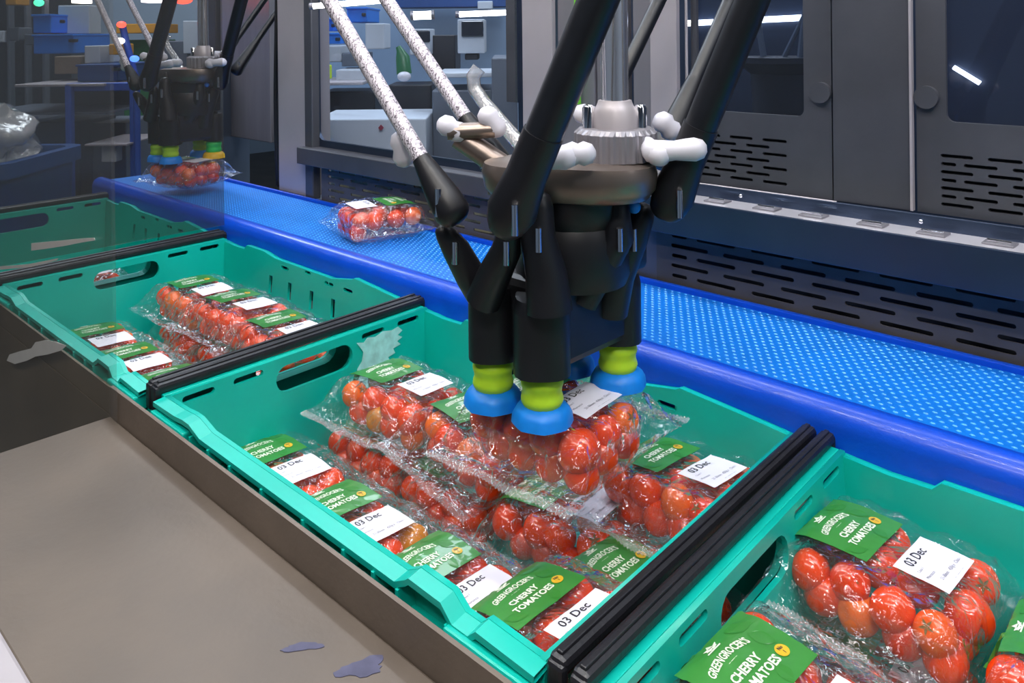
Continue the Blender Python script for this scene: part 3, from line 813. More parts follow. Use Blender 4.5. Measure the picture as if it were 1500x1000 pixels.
# tomato meshes
def make_tomato(seed, m):
    bm = BM(); bmesh.ops.create_uvsphere(bm, u_segments=24, v_segments=16, radius=1)
    for v in bm.verts:
        c = v.co; r = math.hypot(c.x, c.y)
        dent = .16 * math.exp(-(r / .26) ** 2) if c.z > 0 else .05 * math.exp(-(r / .2) ** 2)
        c.z = c.z * (1.0 + .05 * (seed % 3)) - math.copysign(dent, c.z)
        a = math.atan2(c.y, c.x); k = 1 + .012 * math.cos(5 * a + seed); c.x *= k; c.y *= k
    me = bpy.data.meshes.new('cherry_tomato'); bm.to_mesh(me); bm.free(); me.materials.append(m)
    for p in me.polygons: p.use_smooth = True
    return me
TM = {'red': [make_tomato(i, TOM[0]) for i in range(3)], 'orange': [make_tomato(i, TOM[1]) for i in range(2)], 'yellow': [make_tomato(4, TOM[2])]}
def make_calyx():
    verts, faces = [(0, 0, 0)], []
    for k in range(5):
        a = 2 * PI * k / 5; b = len(verts)
        verts += [(.16 * math.cos(a - .5), .16 * math.sin(a - .5), .02), (.46 * math.cos(a), .46 * math.sin(a), .0), (.16 * math.cos(a + .5), .16 * math.sin(a + .5), .02)]
        faces.append((0, b, b + 1, b + 2))
    me = bpy.data.meshes.new('stem_scar'); me.from_pydata(verts, [], faces); me.materials.append(mat('dry_stem_scar', '#7a5a24', .7)); return me
CAL = make_calyx()
TOMN = [0]
SPARE = []
COLN = ['leftmost', 'second from left', 'third from left', 'rightmost']
ROWN = ['near row', 'middle row', 'far row']
def pack(x, y, z, rot, var, label, short, group, tom='full', labels='full', upto=12, side=True, seed=None):
    rnd = random.Random(seed if seed is not None else int((x * 1000) + y * 777))
    t = thing('tomato_pack', label, 'punnet', (x, y, z), group, rot)
    d = VAR[var % 4]
    ob('tray', tray_me, None, t)
    f = ob('film_wrap', d['film'], None, t)
    if labels == 'full':
        for s in d['seals']: ob('crimped_seal', s, None, f)
    g = ob('brand_label', d['green'], None, t); w_ = ob('date_label', d['white'], None, t)
    g['label'] = 'green printed brand label'; w_['label'] = 'white date sticker'
    for lf in d['leaves']: ob('leaf_print', lf, None, g)
    for n_ in ('brand', 'badge', 'badget'): ob(d[n_].name.split('.')[0], d[n_], None, g)
    e_ = ob('emblem', d['emblem'], None, g); e_['kind'] = 'stuff'
    ob('lettering', d['date'], None, w_)
    if labels == 'full': ob('lettering', d['small'], None, w_)
    mtx = Matrix.Translation((x, y, z)) @ Euler(rot).to_matrix().to_4x4()
    spots = []
    for r in range(3):
        for c in range(4):
            jx, jy = rnd.uniform(-.005, .005), rnd.uniform(-.005, .005)
            sh = (.003 if r % 2 else -.003)
            spots.append((-.0505 + c * .0337 + jx + sh, -.0365 + r * .0365 + jy, .0375 + rnd.uniform(-.005, .0030), COLN[c], ROWN[r]))
    if side:
        for c in range(4): spots.append((-.040 + c * .0300 + rnd.uniform(-.004, .004), -.0375, .0175 + rnd.uniform(-.001, .002), COLN[c], 'bottom near row'))
        for r in range(2): spots.append((.050, -.006 + r * .036, .0185, 'rightmost', ['bottom middle row', 'bottom far row'][r]))
    for i, (sx, sy, sz, cn, rn) in enumerate(spots):
        u = rnd.random(); kind = 'red' if u < .80 else ('orange' if u < .985 else 'yellow')
        me = rnd.choice(TM[kind])
        p = mtx @ Vector((sx, sy, sz))
        if tom == 'stuff' or (tom == 'part' and i >= 12):
            SPARE.append((me, p, .0158)); continue
        o = bpy.data.objects.new('cherry_tomato', me); col.objects.link(o)
        o.location = p; sc = rnd.uniform(.0152, .0182) if i < 12 else .0160
        o.scale = (sc, sc, sc * rnd.uniform(1, 1.06))
        o.rotation_euler = (rnd.uniform(-1.2, 1.2), rnd.uniform(-1.2, 1.2), rnd.uniform(0, 6))
        tag(o, '%s cherry tomato, %s, %s, in %s' % ({'red': 'red', 'orange': 'orange-red', 'yellow': 'yellowish'}[kind], cn, rn, short), 'tomato', 'tomatoes in ' + short)
        if i < 12:
            cc = bpy.data.objects.new('stem_scar', CAL); col.objects.link(cc); cc.parent = o; cc.location = (0, 0, .90)
        TOMN[0] += 1
    return t
R = math.radians
MG, RG, LG = 'tomato packs in the middle crate', 'tomato packs in the right crate', 'tomato packs in the left crate'
FZ = CZ + .006
# --- middle crate, near row (lower layer) then upper ones
pack(-.856, .498, .857, (R(-4), R(2), R(2)), 0, 'tomato pack against the near side, farthest left in the middle crate', "the middle crate's leftmost near pack", MG)
pack(-.703, .494, .858, (R(-4), R(2), R(3)), 1, 'tomato pack in the near row, second from left in the middle crate', "the middle crate's second near pack", MG)
pack(-.547, .490, .866, (R(-3), R(2), R(2)), 2, 'tomato pack in the near row, partly under the front corner pack', "the middle crate's third near pack", MG)
pack(-.403, .481, .909, (R(3), R(-9), R(-3)), 3, 'tomato pack raised at the front right corner of the middle crate', "the middle crate's front corner pack", MG)
pack(-.834, .664, .907, (R(-4), R(3), R(6)), 2, 'tomato pack near the scuffed end of the middle crate, dull crinkled film', "the pack by the pale scuff", MG)
pack(-.690, .668, .903, (R(-2), R(6), R(-4)), 0, 'tomato pack half hidden behind the lifted pack, left of the gripper', "the pack left of the gripper", MG, tom='part')
pack(-.446, .715, .914, (R(-2), R(-4), R(-2)), 1, 'tomato pack in the far right corner of the middle crate', "the middle crate's far right pack", MG)
pack(-.545, .660, .868, (R(2), R(-4), R(3)), 3, 'tomato pack lying directly under the lifted pack', "the pack under the lifted one", MG, tom='part')
pack(-.420, .600, .866, (R(-3), R(3), R(0)), 0, 'low tomato pack between the front corner pack and far right pack', "the low pack at the right", MG, tom='part')
for x_, y_ in ((-.86, .50), (-.71, .50), (-.56, .50), (-.44, .50)):
    pass
# --- right crate
pack(-.247, .705, .921, (R(-1), R(2), R(-2)), 1, 'sharp tomato pack beside the far end of the right crate', "the right crate's upper left pack", RG)
pack(-.232, .500, .930, (R(4), R(2), R(-4)), 2, 'tomato pack nearest the camera, cut off by the bottom edge', "the right crate's nearest pack", RG)
pack(-.092, .700, .908, (R(-2), R(0), R(2)), 3, 'tomato pack cut off at the right edge of the photo', "the pack at the right edge", RG, tom='part')
pack(-.150, .600, .860, (R(0), R(0), R(4)), 0, 'low tomato pack squeezed between the three upper packs at right', "the low pack of the right crate", RG, tom='part')
# --- left crate
pack(-1.432, .680, .900, (R(-2), R(3), R(4)), 0, 'tomato pack farthest back in the left crate', "the left crate's back left pack", LG, labels='half')
pack(-1.283, .680, .906, (R(-3), R(2), R(5)), 1, 'tomato pack in the middle of the left crate far row', "the left crate's middle far pack", LG, labels='half')
pack(-1.138, .678, .901, (R(-2), R(3), R(2)), 2, 'tomato pack beside the black bar, far row of the left crate', "the left crate's right far pack", LG, labels='half')
pack(-1.430, .508, .858, (R(-3), R(2), R(2)), 3, 'tomato pack by the near side, farthest left in the left crate', "the left crate's leftmost near pack", LG, tom='part', labels='half')
pack(-1.288, .506, .860, (R(-3), R(2), R(3)), 0, 'tomato pack by the near side, middle of the left crate', "the left crate's middle near pack", LG, tom='part', labels='half')
pack(-1.150, .512, .860, (R(-3), R(2), R(0)), 1, 'tomato pack mostly hidden in the near right corner of left crate', "the left crate's hidden near pack", LG, tom='part', labels='half')
# --- lower layers, mostly hidden
LOWL = ['bottom layer tomato pack under the one by the pale scuff', 'bottom layer tomato pack under the one left of the gripper', 'bottom layer tomato pack under the upper left pack of the right crate',
        'bottom layer tomato pack under the pack nearest the camera', 'bottom layer tomato pack under the pack cut off at the right edge', 'bottom layer tomato pack in the back left of the left crate',
        'bottom layer tomato pack in the middle of the left crate far row', 'bottom layer tomato pack beside the black bar in the left crate', 'tomato pack in the dim crate behind the smoky screen']
low = [(-.86, .66), (-.71, .66), (-.25, .70), (-.25, .53), (-.10, .72), (-1.43, .68), (-1.28, .68), (-1.065, .655), (-1.93, .66)]
for i, (x_, y_) in enumerate(low):
    pack(x_, y_, FZ + (.024 if i == 7 else 0), (0, 0, R(3 * (-1) ** i)), i, LOWL[i], 'covered packs', 'bottom layer packs', tom='stuff', labels='half')
# --- held and riding packs
pack(-.508, .592, 1.008, (R(1), R(-1), R(4)), 0, 'tomato pack lifted by the near robot gripper, held in mid air', "the near robot's pack", 'single packs')
pack(-1.262, .945, 1.0295, (R(0), R(0), R(-104)), 1, 'tomato pack riding alone on the blue belt', "the pack on the belt", 'single packs', labels='half')
pack(-1.965, .905, 1.045, (R(0), R(0), R(18)), 2, 'tomato pack held by the distant robot gripper', "the distant robot's pack", 'single packs', tom='part', labels='half')
# tomatoes only glimpsed inside packs: one mesh
vsn, fcs = [], []
bm0 = BM(); bmesh.ops.create_icosphere(bm0, subdivisions=2, radius=1)
bv = [tuple(v.co) for v in bm0.verts]; bf = [tuple(v.index for v in f.verts) for f in bm0.faces]; bm0.free()
for me, p, r in SPARE:
    b = len(vsn); vsn += [(p.x + a * r, p.y + c * r, p.z + e * r) for a, c, e in bv]; fcs += [tuple(b + i for i in f) for f in bf]
me = bpy.data.meshes.new('cherry_tomatoes'); me.from_pydata(vsn, [], fcs)
o = ob('cherry_tomatoes', me, TOM[0], None, 80)
tag(o, 'red cherry tomatoes glimpsed at the bottom of the covered packs', 'tomatoes', kind='stuff')

# ------------------------------------------------------------------ robot
def robot(ox=0, oy=0, oz=0):
    C = Vector((-.485, .590, 1.05))
    t = thing('delta_robot', 'black delta robot gripper with chrome shaft, in front, lifting a pack', 'robot', C, 'pick and place robots')
    # cups
    cups = [(-.540, .535, 'lime', 'cyan'), (-.484, .540, 'lime', 'cyan'), (-.480, .646, 'lime', 'cyan'), (-.538, .640, 'lime', 'cyan')]
    for x, y, a, b in cups:
        bm = BM(); pr = []
        for k in range(13):
            pr.append((.0186 - .0016 * abs(k - 6) / 6 - .0012 * math.cos(k * PI / 3), 1.0800 + k * .0026))
        lathe(bm, x, y, pr, 20); be = bmobj('suction_bellows', bm, MT[a], t, 60)
        bm = BM(); lathe(bm, x, y, [(.015, 1.0845), (.023, 1.081), (.0258, 1.076), (.0268, 1.068), (.024, 1.0675), (.010, 1.072)], 24, lobes=8, amp=.03); bmobj('suction_cup', bm, MT[b], be, 50)
    # sleeves
    for i, (x, y, a, b) in enumerate(cups):
        bm = BM(); r = .0235 if i != 1 else .0265
        zt = 1.178
        lathe(bm, x, y, [(r * .8, 1.1105), (r, 1.112), (r, zt - .012), (r * 1.0, zt - .01), (r * .9, zt), (.010, zt + .002)], 20, lobes=4, amp=.05)
        bmobj('sleeve', bm, MT['black'], t, 40)
    bm = BM(); box(bm, -.556, -.462, .535, .652, 1.116, 1.190, .008); bmobj('gripper_body', bm, MT['black'], t)
    bm = BM(); lathe(bm, -.490, .592, [(.050, 1.18), (.054, 1.19), (.054, 1.225), (.050, 1.235), (.055, 1.245), (.055, 1.262)], 24); bmobj('hub', bm, MT['black'], t, 40)
    bm = BM(); lathe(bm, -.470, .604, [(.020, 1.18), (.026, 1.20), (.026, 1.25), (.030, 1.262)], 16); box(bm, -.49, -.445, .58, .65, 1.186, 1.243, .006); bmobj('valve_block', bm, MT['black'], t, 40)
    # elbow fittings
    el = [([at(652, 342, .735), at(668, 365, .74), at(690, 405, .75), at(712, 440, .755)], [.009, .0125, .014, .015]),
          ([at(745, 335, .70), at(742, 365, .705), at(725, 400, .72), at(708, 440, .73)], [.010, .013, .015, .016]),
          ([at(940, 315, .76), at(925, 345, .76), at(900, 400, .765), at(890, 455, .77)], [.012, .016, .019, .019]),
          ([at(905, 300, .73), at(905, 345, .73), at(880, 385, .74), at(850, 440, .74)], [.010, .015, .017, .016]),
          ([at(790, 300, .70), at(788, 345, .70), at(800, 400, .70), at(805, 455, .70)], [.012, .015, .018, .020])]
    for pts, rr in el:
        bm = BM(); d0 = (pts[0] - pts[1]).normalized(); tube(bm, [pts[0] + d0 * rr[0] * .95, pts[0] + d0 * rr[0] * .7] + pts, [rr[0] * .3, rr[0] * .75] + rr, 14); e = bmobj('hose_elbow', bm, MT['black'], t, 80)
        p = pts[1] - fw * (rr[1] * .95)
        bm = BM(); tube(bm, [p + Vector((0, 0, .010)), p - Vector((0, 0, .010))], .0032, 8); bmobj('release_pin', bm, MT['chrome'], e, 50)
    bm = BM(); ball(bm, at(929, 303, .735), .006); tag(bmobj('hose_clip', bm, MT['cyan'], t, 50), 'blue clip')
    # plate: three lobes, ribbed disc, collar
    bm = BM(); cx, cy = -.488, .590
    lathe(bm, cx, cy, [(.050, 1.258), (.066, 1.262), (.072, 1.270), (.074, 1.284), (.072, 1.292), (.050, 1.294)], 48, lobes=3, amp=.16)
    bmobj('wrist_plate', bm, MT['bronze'], t, 40)
    bm = BM(); box(bm, -.535, -.470, .524, .530, 1.262, 1.286, .002); bmobj('clamp_plate', bm, MT['bronze'], t)
    bm = BM(); sx_, sy_ = -.452, .608
    n = 96; rings = []
    for zz, r0 in ((1.294, .036), (1.318, .036), (1.322, .033), (1.322, .018)):
        rings.append([bm.verts.new((sx_ + (r0 + (.0018 if k % 4 < 2 and r0 > .034 else 0)) * math.cos(2 * PI * k / n), sy_ + (r0 + (.0018 if k % 4 < 2 and r0 > .034 else 0)) * math.sin(2 * PI * k / n), zz)) for k in range(n)])
    for a, b in zip(rings, rings[1:]):
        for k in range(n): bm.faces.new((a[k], a[(k + 1) % n], b[(k + 1) % n], b[k]))
    bmobj('ribbed_collar', bm, MT['steel'], t)
    bm = BM(); lathe(bm, sx_, sy_, [(.0125, 1.345), (.0125, 1.93)], 32); sh = bmobj('shaft', bm, MT['shaft'], t, 40)
    bm = BM(); lathe(bm, sx_, sy_, [(.020, 1.320), (.020, 1.338), (.017, 1.342), (.015, 1.347)], 32); bmobj('shaft_base', bm, MT['steel_pale'], t, 40)
    for dx, dy in ((-.018, -.016), (.018, .014), (-.016, .016)):
        bm = BM(); lathe(bm, sx_ + dx, sy_ + dy, [(.006, 1.318), (.006, 1.340), (.004, 1.343)], 12); bmobj('bolt', bm, MT['chrome'], sh, 40)
    # rods
    rods = [
      ('silver', Vector((-.547, .478, 1.272)), Vector((-.141, -.024, .181)), .0075),
      ('silver', Vector((-.575, .560, 1.300)), Vector((-.139, -.022, .162)), .0075),
      ('black', Vector((-.456, .478, 1.272)), Vector((.078, .013, .164)), .0155),
      ('black', Vector((-.402, .628, 1.268)), Vector((.078, .013, .185)), .0145),
      ('black', Vector((-.545, .697, 1.300)), Vector((.013, .109, .149)), .008),
      ('black', Vector((-.462, .712, 1.300)), Vector((.013, .109, .149)), .008)]
    EL = []
    for i, (k, p, d, r) in enumerate(rods):
        d = d / d.z; q = p + d * (1.74 - p.z); d = d * .17; EL.append(q)
        bm = BM()
        s = .018 if k == 'silver' else .05
        s = s / .17
        tube(bm, [p + d * s, q], r, 14); ro = bmobj('rod', bm, MT['rod_silver' if k == 'silver' else 'rod_black'], t, 50)
        ro['label'] = 'silver striped carbon rod' if k == 'silver' else 'black carbon rod'
        bm = BM(); rb = max(r, .011)
        tube(bm, [p - d * .155, p - d * .15, p - d * .135, p - d * .11, p - d * .03, p + d * s * .5, p + d * (s + .05)], [.004, .009, .013, .016, rb * 1.35, rb * 1.1, r * 1.08], 16); bmobj('rod_end', bm, MT['black'], ro, 80)
        bm = BM(); pp = p - fw * (rb * 1.35) - Vector((0, 0, .008)); tube(bm, [pp + Vector((0, 0, .012)), pp - Vector((0, 0, .012))], .003, 8); bmobj('pin', bm, MT['chrome'], ro, 50)
    # white joints: capsules on the plate
    js = [((-.600, .478, 1.310), (-.600, .481, 1.296)), ((-.583, .520, 1.322), (-.578, .528, 1.316)), ((-.556, .548, 1.330), (-.552, .554, 1.320)),
          ((-.468, .505, 1.302), (-.440, .522, 1.306)), ((-.438, .530, 1.308), (-.432, .537, 1.308)), ((-.527, .655, 1.326), (-.50, .672, 1.322)),
          ((-.424, .645, 1.325), (-.420, .650, 1.318)), ((-.405, .600, 1.305), (-.375, .618, 1.308)), ((-.430, .612, 1.312), (-.40, .60, 1.303))]
    for a, b in js:
        a, b = Vector(a), Vector(b); m_ = (a + b) / 2
        bm = BM(); dd = (b - a).normalized()
        tube(bm, [a - dd * .010, a - dd * .007, a, m_, b, b + dd * .007, b + dd * .010], [.003, .008, .0105, .0085, .0105, .008, .003], 14)
        bmobj('joint_cap', bm, MT['white'], t, 60)
    bm = BM(); tube(bm, [(-.583, .520, 1.316), (-.552, .552, 1.318)], .008, 12); tube(bm, [(-.583, .535, 1.31), (-.545, .56, 1.28)], .012, 12); bmobj('joint_bracket', bm, MT['bronze'], t, 50)
    # clear hose
    hp = [at(702, 100, .86), at(693, 112, .86), at(695, 130, .86), at(710, 152, .85), at(735, 180, .84), at(765, 215, .82), at(790, 240, .80)]
    bm = BM(); tube(bm, hp, .0075, 12); tag(bmobj('air_hose', bm, MT['tubeclear'], t, 60), 'clear bent air hose')
    # upper arms and overhead hub above the frame
    hub = Vector((-.49, .60, 1.98))
    bm = BM(); lathe(bm, hub.x, hub.y, [(.10, 1.92), (.13, 1.94), (.13, 2.06), (.10, 2.10), (.06, 2.12), (.06, 3.5)], 28); bmobj('motor_housing', bm, MT['mwhite'], t, 40)
    for a, b in ((0, 1), (2, 3), (4, 5)):
        m_ = (EL[a] + EL[b]) / 2; d = (m_ - hub); d.z = 0; d = d.normalized()
        bm = BM(); tube(bm, [hub + d * .10, m_], [.03, .018], 12); ua = bmobj('upper_arm', bm, MT['rod_black'], t, 50)
        bm = BM(); tube(bm, [EL[a], EL[b]], .010, 10); bmobj('elbow_bar', bm, MT['steel'], ua, 50)
    return t
r1 = robot()
r2 = copy_tree(r1)
r2.location = r1.location + Vector((-1.470, .318, .038))
r2['label'] = 'distant delta robot seen through perspex, at the upper left'
n = 0
for ch in r2.children:
    if ch.name.startswith('suction_bellows'):
        if n == 2:
            ch.data = ch.data.copy(); ch.data.materials[0] = MT['green_cup']; ch['label'] = 'green bellows'
            for g in ch.children: g.data = g.data.copy(); g.data.materials[0] = MT['yellow_cup']; g['label'] = 'yellow cup'
        n += 1

# ------------------------------------------------------------------ background hall
def slab(px0, px1, py0, py1, d, th, m, name, label, cat, bev=.004, parent=None, group=None):
    "block facing the camera at its own real depth d, thickness th, sized in metres from its place"
    a = at(px0, py0, d); b = at(px1, py1, d)
    wd = (px1 - px0) / F * d; hz = (py1 - py0) / F * d
    c = at((px0 + px1) / 2, (py0 + py1) / 2, d + th / 2)
    bm = BM(); rot = Matrix.Translation(c) @ Matrix(((rt.x, fw.x, 0, 0), (rt.y, fw.y, 0, 0), (0, 0, 1, 0), (0, 0, 0, 1)))
    box(bm, -wd / 2, wd / 2, -th / 2, th / 2, -hz / 2, hz / 2, min(bev, wd / 4, hz / 4), rot)
    o = bmobj(name, bm, m, parent)
    if label: tag(o, label, cat, group)
    return o
def to_floor(px0, px1, py0, d, th, m, name, label, cat, **k):
    py1 = CY + HC / d * F
    return slab(px0, px1, py0, py1, d, th, m, name, label, cat, **k)

# left hall
t = thing('wheeled_bin', 'dark blue plastic bin at the far left edge', 'bin', at(20, 900, 2.1) * 0 + Vector((at(25, 300, 2.2).x, at(25, 300, 2.2).y, 0)))
cb = at(-32, 300, 2.55)
bm = BM(); pr = [(.19, .02), (.215, 1.0), (.235, 1.0), (.235, 1.045), (.20, 1.045), (.19, .98)]
rings = []
Q = Matrix(((rt.x, fw.x, 0), (rt.y, fw.y, 0), (0, 0, 1)))
for r, z in pr:
    rings.append([bm.verts.new(Vector((cb.x, cb.y, 0)) + Q @ Vector((a * .50 * r / .2, b * r * .8, z))) for a, b in rrect(-.2, .2, -1, 1, .06)] if False else [bm.verts.new(Vector((cb.x - .04, cb.y, 0)) + Q @ Vector((u * r, v * r, z))) for u, v in rrect(-1, 1, -1, 1, .25, 4)])
for a, b in zip(rings, rings[1:]):
    for k in range(len(a)): bm.faces.new((a[k], a[(k + 1) % len(a)], b[(k + 1) % len(a)], b[k]))
bm.faces.new(rings[0][::-1])
bmobj('tub', bm, MT['bin'], t, 30)
# plastic bag stuffed in the bin
bagc = Vector((cb.x - .04, cb.y, 1.02))
bm = BM(); bmesh.ops.create_icosphere(bm, subdivisions=4, radius=1)
for v in bm.verts:
    nn = noise.fractal(v.co * 2.2, 1.0, 2.2, 4)
    k = 1 + .35 * nn
    v.co = Vector((v.co.x * .20 * k, v.co.y * .17 * k, max(-.05, v.co.z * .13 * k + .06))) + bagc
tag(bmobj('plastic_bag', bm, MT['bag'], None, 70), 'crumpled translucent plastic liner heaped on the dark blue bin', 'bag')

t = thing('steel_bench', 'blue framed steel bench in the hall behind the distant robot', 'bench', (at(150, 200, 3.0).x, at(150, 200, 3.0).y, 0))
slab(72, 203, 117, 121, 3.0, .5, MT['steel_pale'], 'worktop', None, None, parent=t)
slab(102, 200, 121, 133, 3.02, .03, MT['bframe'], 'apron', None, None, parent=t)
to_floor(100, 109, 121, 3.0, .03, MT['bframe'], 'leg', None, None, parent=t)
to_floor(194, 203, 121, 3.0, .03, MT['bframe'], 'leg', None, None, parent=t)
slab(0, 200, 157, 161, 3.05, .4, MT['mgrey'], 'lower_shelf', None, None, parent=t)
slab(109, 194, 133, 157, 3.35, .02, MT['mgrey'], 'back_sheet', None, None, parent=t)
to_floor(86, 148, 164, 3.25, .3, MT['mdark'], 'waste_cabinet', 'black cabinet under the blue framed bench', 'cabinet')
to_floor(150, 212, 166, 3.35, .3, MT['mgrey'], 'grey_cabinet', 'grey cabinet with papers under the blue framed bench', 'cabinet')
slab(153, 175, 212, 236, 3.0, .05, MT['mwhite'], 'paper_stack', 'pale blue papers in front of the grey cabinet', 'papers')
slab(152, 215, 203, 206, 2.95, .3, MT['steel_pale'], 'shelf_board', 'thin pale shelf edge above the papers', 'shelf')
to_floor(0, 84, 162, 3.4, .3, MT['mgrey'], 'grey_cabinet', 'long grey cabinet behind the dark blue bin', 'cabinet')
# rack of dark equipment at far left
t = thing('equipment_rack', 'dark equipment rack with grey uprights at the top left', 'rack', (at(35, 90, 3.6).x, at(35, 90, 3.6).y, 0))
to_floor(0, 78, -60, 4.1, .4, MT['mdark'], 'cabinet_body', None, None, parent=t)
for px in (15, 40, 66): to_floor(px, px + 5, -60, 3.9, .04, MT['mgrey'], 'upright', None, None, parent=t)
slab(0, 15, 45, 62, 3.9, .1, MT['mwhite'], 'dial_panel', None, None, parent=t)
slab(22, 38, 40, 60, 3.6, .1, MT['mgrey'], 'dial_panel', None, None, parent=t)
slab(45, 64, 50, 66, 3.6, .1, MT['mgrey'], 'dial_panel', None, None, parent=t)
slab(18, 34, -6, 8, 3.55, .1, MT['orange'], 'amber_sign', 'amber sign on the dark rack, top left', 'sign')
slab(66, 78, 24, 50, 3.5, .12, MT['orange'], 'amber_box', 'amber box between the dark rack and blue crates', 'box')
def hall_crate(px0, px1, py0, py1, d, m, label, group='plastic crates in the hall'):
    c = at((px0 + px1) / 2, py1, d); t = thing('stacking_crate', label, 'crate', c, group)
    slab(px0, px1, py0, py1, d, .3, m, 'crate_body', None, None, parent=t)
    slab(px0 - 1, px1 + 1, py0, py0 + 3, d - .01, .32, m, 'crate_rim', None, None, parent=t)
    slab(px0 + (px1 - px0) * .4, px0 + (px1 - px0) * .6, py0 + 7, py0 + 12, d - .012, .02, MT['mdark'], 'hand_hole', None, None, parent=t)
    return t
hall_crate(78, 137, 50, 78, 3.3, MT['bblue'], 'bright blue crate on the bench, top left')
hall_crate(78, 105, 22, 49, 3.3, MT['bblue'], 'small blue crate stacked above the bright blue one')
slab(94, 140, 8, 50, 3.42, .1, MT['mwhite'], 'pale_sheet', 'pale blue plastic sheet behind the small blue crate', 'sheet')
slab(99, 137, 81, 107, 3.2, .2, MT['cardb'], 'cardboard_box', 'brown box under the bright blue crate', 'box')
hall_crate(141, 200, 92, 117, 3.1, MT['bin'], 'dark blue crate at the right end of the blue bench')
slab(142, 165, 66, 92, 3.2, .2, MT['mwhite'], 'pale_tub', 'pale blue tub on the dark blue crate', 'tub')
slab(188, 246, 35, 49, 4.4, .3, MT['orange'], 'amber_box', 'long amber box on the far shelf behind the light tower', 'box')
slab(168, 188, 64, 80, 3.2, .1, MT['orange'], 'amber_box', 'small amber box beside the light tower', 'box')
to_floor(200, 244, 52, 4.5, .3, MT['gbottle'], 'green_cabinet', 'dull green cabinet behind the distant robot arms', 'cabinet')
to_floor(245, 300, 50, 4.1, .4, MT['mgrey'], 'grey_machine', 'grey blue machine behind the distant robot', 'machine')
slab(290, 330, 30, 78, 4.0, .4, MT['mwhite'], 'white_machine', 'pale machine housing right of the distant robot rods', 'machine')
to_floor(312, 350, 80, 3.0, .3, MT['mgrey'], 'grey_cabinet', 'grey cabinet right of the distant robot', 'cabinet')
slab(320, 350, 14, 60, 3.8, .3, MT['bin'], 'blue_locker', 'deep blue locker by the broad steel column', 'locker')
slab(135, 345, -60, 140, 5.2, .05, MT['wallm'], 'partition', 'pale blue grey partition behind the distant robot', 'partition')
# light tower
t = thing('light_tower', 'signal light tower with red, white and blue lamps by the bench', 'lamp', (at(185, 100, 2.9).x, at(185, 100, 2.9).y, 1.0))
for (px, py, m, nm) in ((178, 36, 'em_red', 'red lamp'), (176, 60, 'em_white', 'white lamp'), (197, 86, 'em_blue', 'blue lamp')):
    bm = BM(); ball(bm, at(px, py, 2.85), .013, 1.2, 1.2, .9); tag(bmobj('beacon', bm, MT[m], t, 60), nm)
a_, b_ = at(178, 32, 2.9), at(200, 118, 2.9)
bm = BM(); tube(bm, [a_, at(185, 62, 2.9), b_], .012, 10); tube(bm, [b_, (b_.x, b_.y, 0)], .012, 10); bmobj('bent_post', bm, MT['bframe'], t, 50)
bm = BM(); ball(bm, at(57, 4, 3.3), .015, 1.3, 1.3, 1); tag(bmobj('indicator_lamp', bm, MT['em_green'], None, 60), 'green indicator lamp glowing at the top left', 'lamp')
bm = BM(); ball(bm, at(268, 0, 3.0), .022, 1.5, 1.5, .7); tag(bmobj('indicator_lamp', bm, MT['em_red'], None, 60), 'red warning lamp above the distant robot', 'lamp')
slab(212, 252, -8, 4, 4.2, .1, MT['lamp_pink'], 'light_fitting', 'bright pinkish white light fitting above the amber box', 'lamp')
slab(112, 128, -4, 5, 4.0, .1, MT['led'], 'light_fitting', 'small white light fitting above the pale sheet', 'lamp')

# scene behind the bright window
W1 = 'items behind the bright window'
slab(430, 800, -40, 300, 4.6, .05, mat('blue_grey_partition', '#8199b4', .6), 'partition', 'blue grey partition far behind the bright window', 'partition')
hall_crate(476, 500, 28, 46, 3.2, MT['bblue'], 'blue crate behind window, at its left frame', W1)
hall_crate(478, 512, 48, 64, 3.15, MT['bblue'], 'lower blue crate behind window, at its left frame', W1)
hall_crate(518, 548, 12, 34, 3.3, MT['bblue'], 'blue crate behind window, beside the silver robot rod', W1)
slab(540, 568, 34, 72, 2.9, .15, MT['mwhite'], 'white_basket', 'white basket behind window between the silver rods', 'basket')
slab(478, 508, 66, 90, 3.0, .2, MT['mwhite'], 'white_box', 'white box behind window below the blue crates', 'box')
slab(508, 540, 76, 96, 2.9, .2, MT['mgrey'], 'grey_box', 'grey box behind window below the white basket', 'box')
slab(500, 540, 100, 116, 2.8, .2, MT['mwhite'], 'white_tray', 'white tray behind window on the long counter', 'tray')
slab(474, 484, 95, 116, 2.5, .05, MT['hivis'], 'hi_vis_cloth', 'lime yellow cloth behind window at its left frame', 'cloth')
slab(472, 545, 116, 121, 2.7, .3, MT['steel_pale'], 'counter_edge', 'pale counter edge behind window', 'counter')
to_floor(474, 640, 148, 2.35, .3, MT['mwhite'], 'pale_cabinet', 'pale blue cabinet with red mark behind window bottom', 'cabinet')
to_floor(480, 560, 122, 2.8, .2, MT['mdark'], 'dark_cabinet', 'dark cabinet behind window under the counter', 'cabinet')
c_ = at(558, 187, 2.34)
bm = BM(); vv = [bm.verts.new(c_ + rt * a + up * b) for a, b in ((-.008, 0), (0, -.009), (.008, 0), (0, .009))]; bm.faces.new(vv)
ext = bmesh.ops.extrude_face_region(bm, geom=bm.faces[:]); bmesh.ops.translate(bm, verts=[v for v in ext['geom'] if isinstance(v, bmesh.types.BMVert)], vec=fw * .003)
tag(bmobj('red_mark', bm, mat('red_paint', '#8c1f3a', .5)), 'small dark red diamond on the pale cabinet', 'sticker')
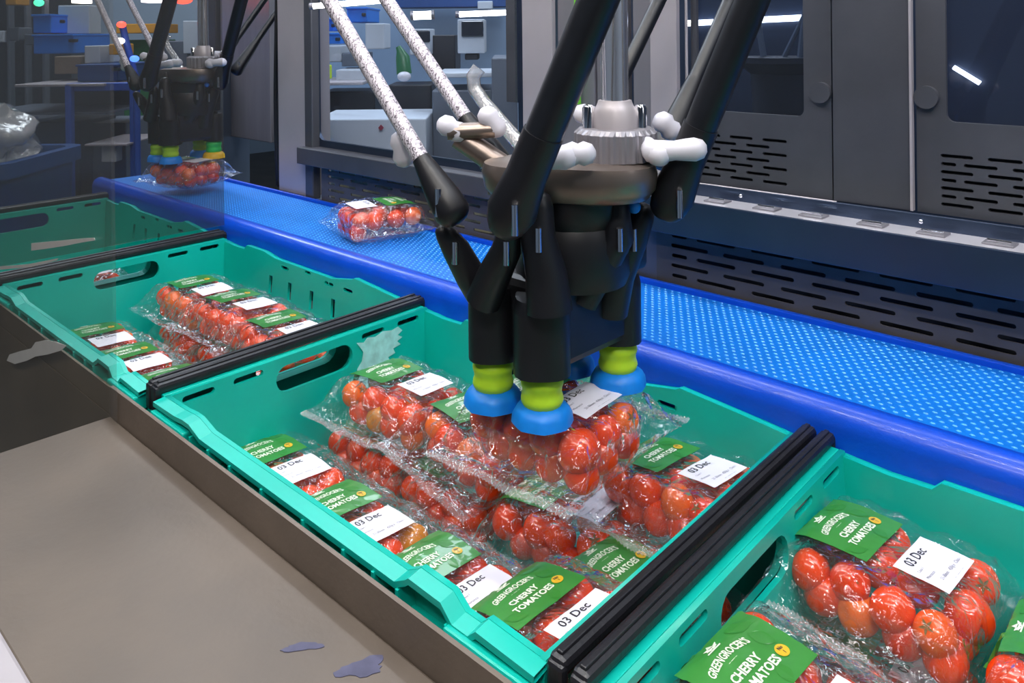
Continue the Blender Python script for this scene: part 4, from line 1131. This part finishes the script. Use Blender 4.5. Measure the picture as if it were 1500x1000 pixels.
t = thing('green_canister', 'green canister with white base behind window between the silver rods', 'canister', at(590, 120, 2.6))
bm = BM(); tube(bm, [at(592, 108, 2.6), at(590, 84, 2.6), at(586, 74, 2.6), at(583, 68, 2.6)], [.024, .022, .012, .008], 16); bmobj('body', bm, MT['gbottle'], t, 50)
bm = BM(); ball(bm, at(592, 112, 2.58), .02, 1.1, 1.1, .8); bmobj('white_base', bm, MT['white'], t, 50)
to_floor(575, 640, 112, 2.75, .2, MT['mdark'], 'dark_cabinet', 'dark cabinet behind window under the green canister', 'cabinet')
def monitor(px0, px1, py0, py1, d, label):
    t = thing('weighing_terminal', label, 'terminal', at((px0 + px1) / 2, py1, d), 'terminals behind the bright window')
    slab(px0, px1, py0, py1, d, .18, MT['mwhite'], 'housing', None, None, parent=t)
    slab(px0 + 4, px1 - 4, py0 + 3, py0 + (py1 - py0) * .52, d - .012, .02, MT['screen'], 'screen', None, None, parent=t)
    slab(px0 + 10, px1 - 10, py1, py1 + 9, d + .03, .1, MT['mdark'], 'foot', None, None, parent=t)
monitor(604, 634, 42, 80, 2.9, 'white terminal with dark screen behind window, left one')
monitor(672, 712, 28, 78, 2.8, 'white terminal with dark screen behind window, right one')
slab(630, 672, 50, 104, 3.0, .3, MT['mdark'], 'dark_machine', 'dark machine between the two white terminals', 'machine')
slab(642, 725, 103, 110, 2.5, .3, MT['mwhite'], 'counter_edge', 'pale counter edge under the right white terminal', 'counter')
to_floor(640, 728, 110, 2.52, .3, MT['mgrey'], 'grey_cabinet', 'blue grey cabinet behind window under the right terminal', 'cabinet')
to_floor(724, 762, 60, 2.3, .3, MT['mgrey'], 'tall_cabinet', 'tall grey cabinet behind the right edge of the window', 'cabinet')
slab(570, 760, -20, 12, 4.3, .2, MT['bin'], 'blue_duct', 'long blue duct behind the top of the window', 'duct')
slab(700, 722, 2, 14, 4.2, .1, MT['mwhite'], 'white_junction_box', 'white junction box on the long blue duct', 'box')
print('tomatoes', TOMN[0], 'objects', len(bpy.data.objects))
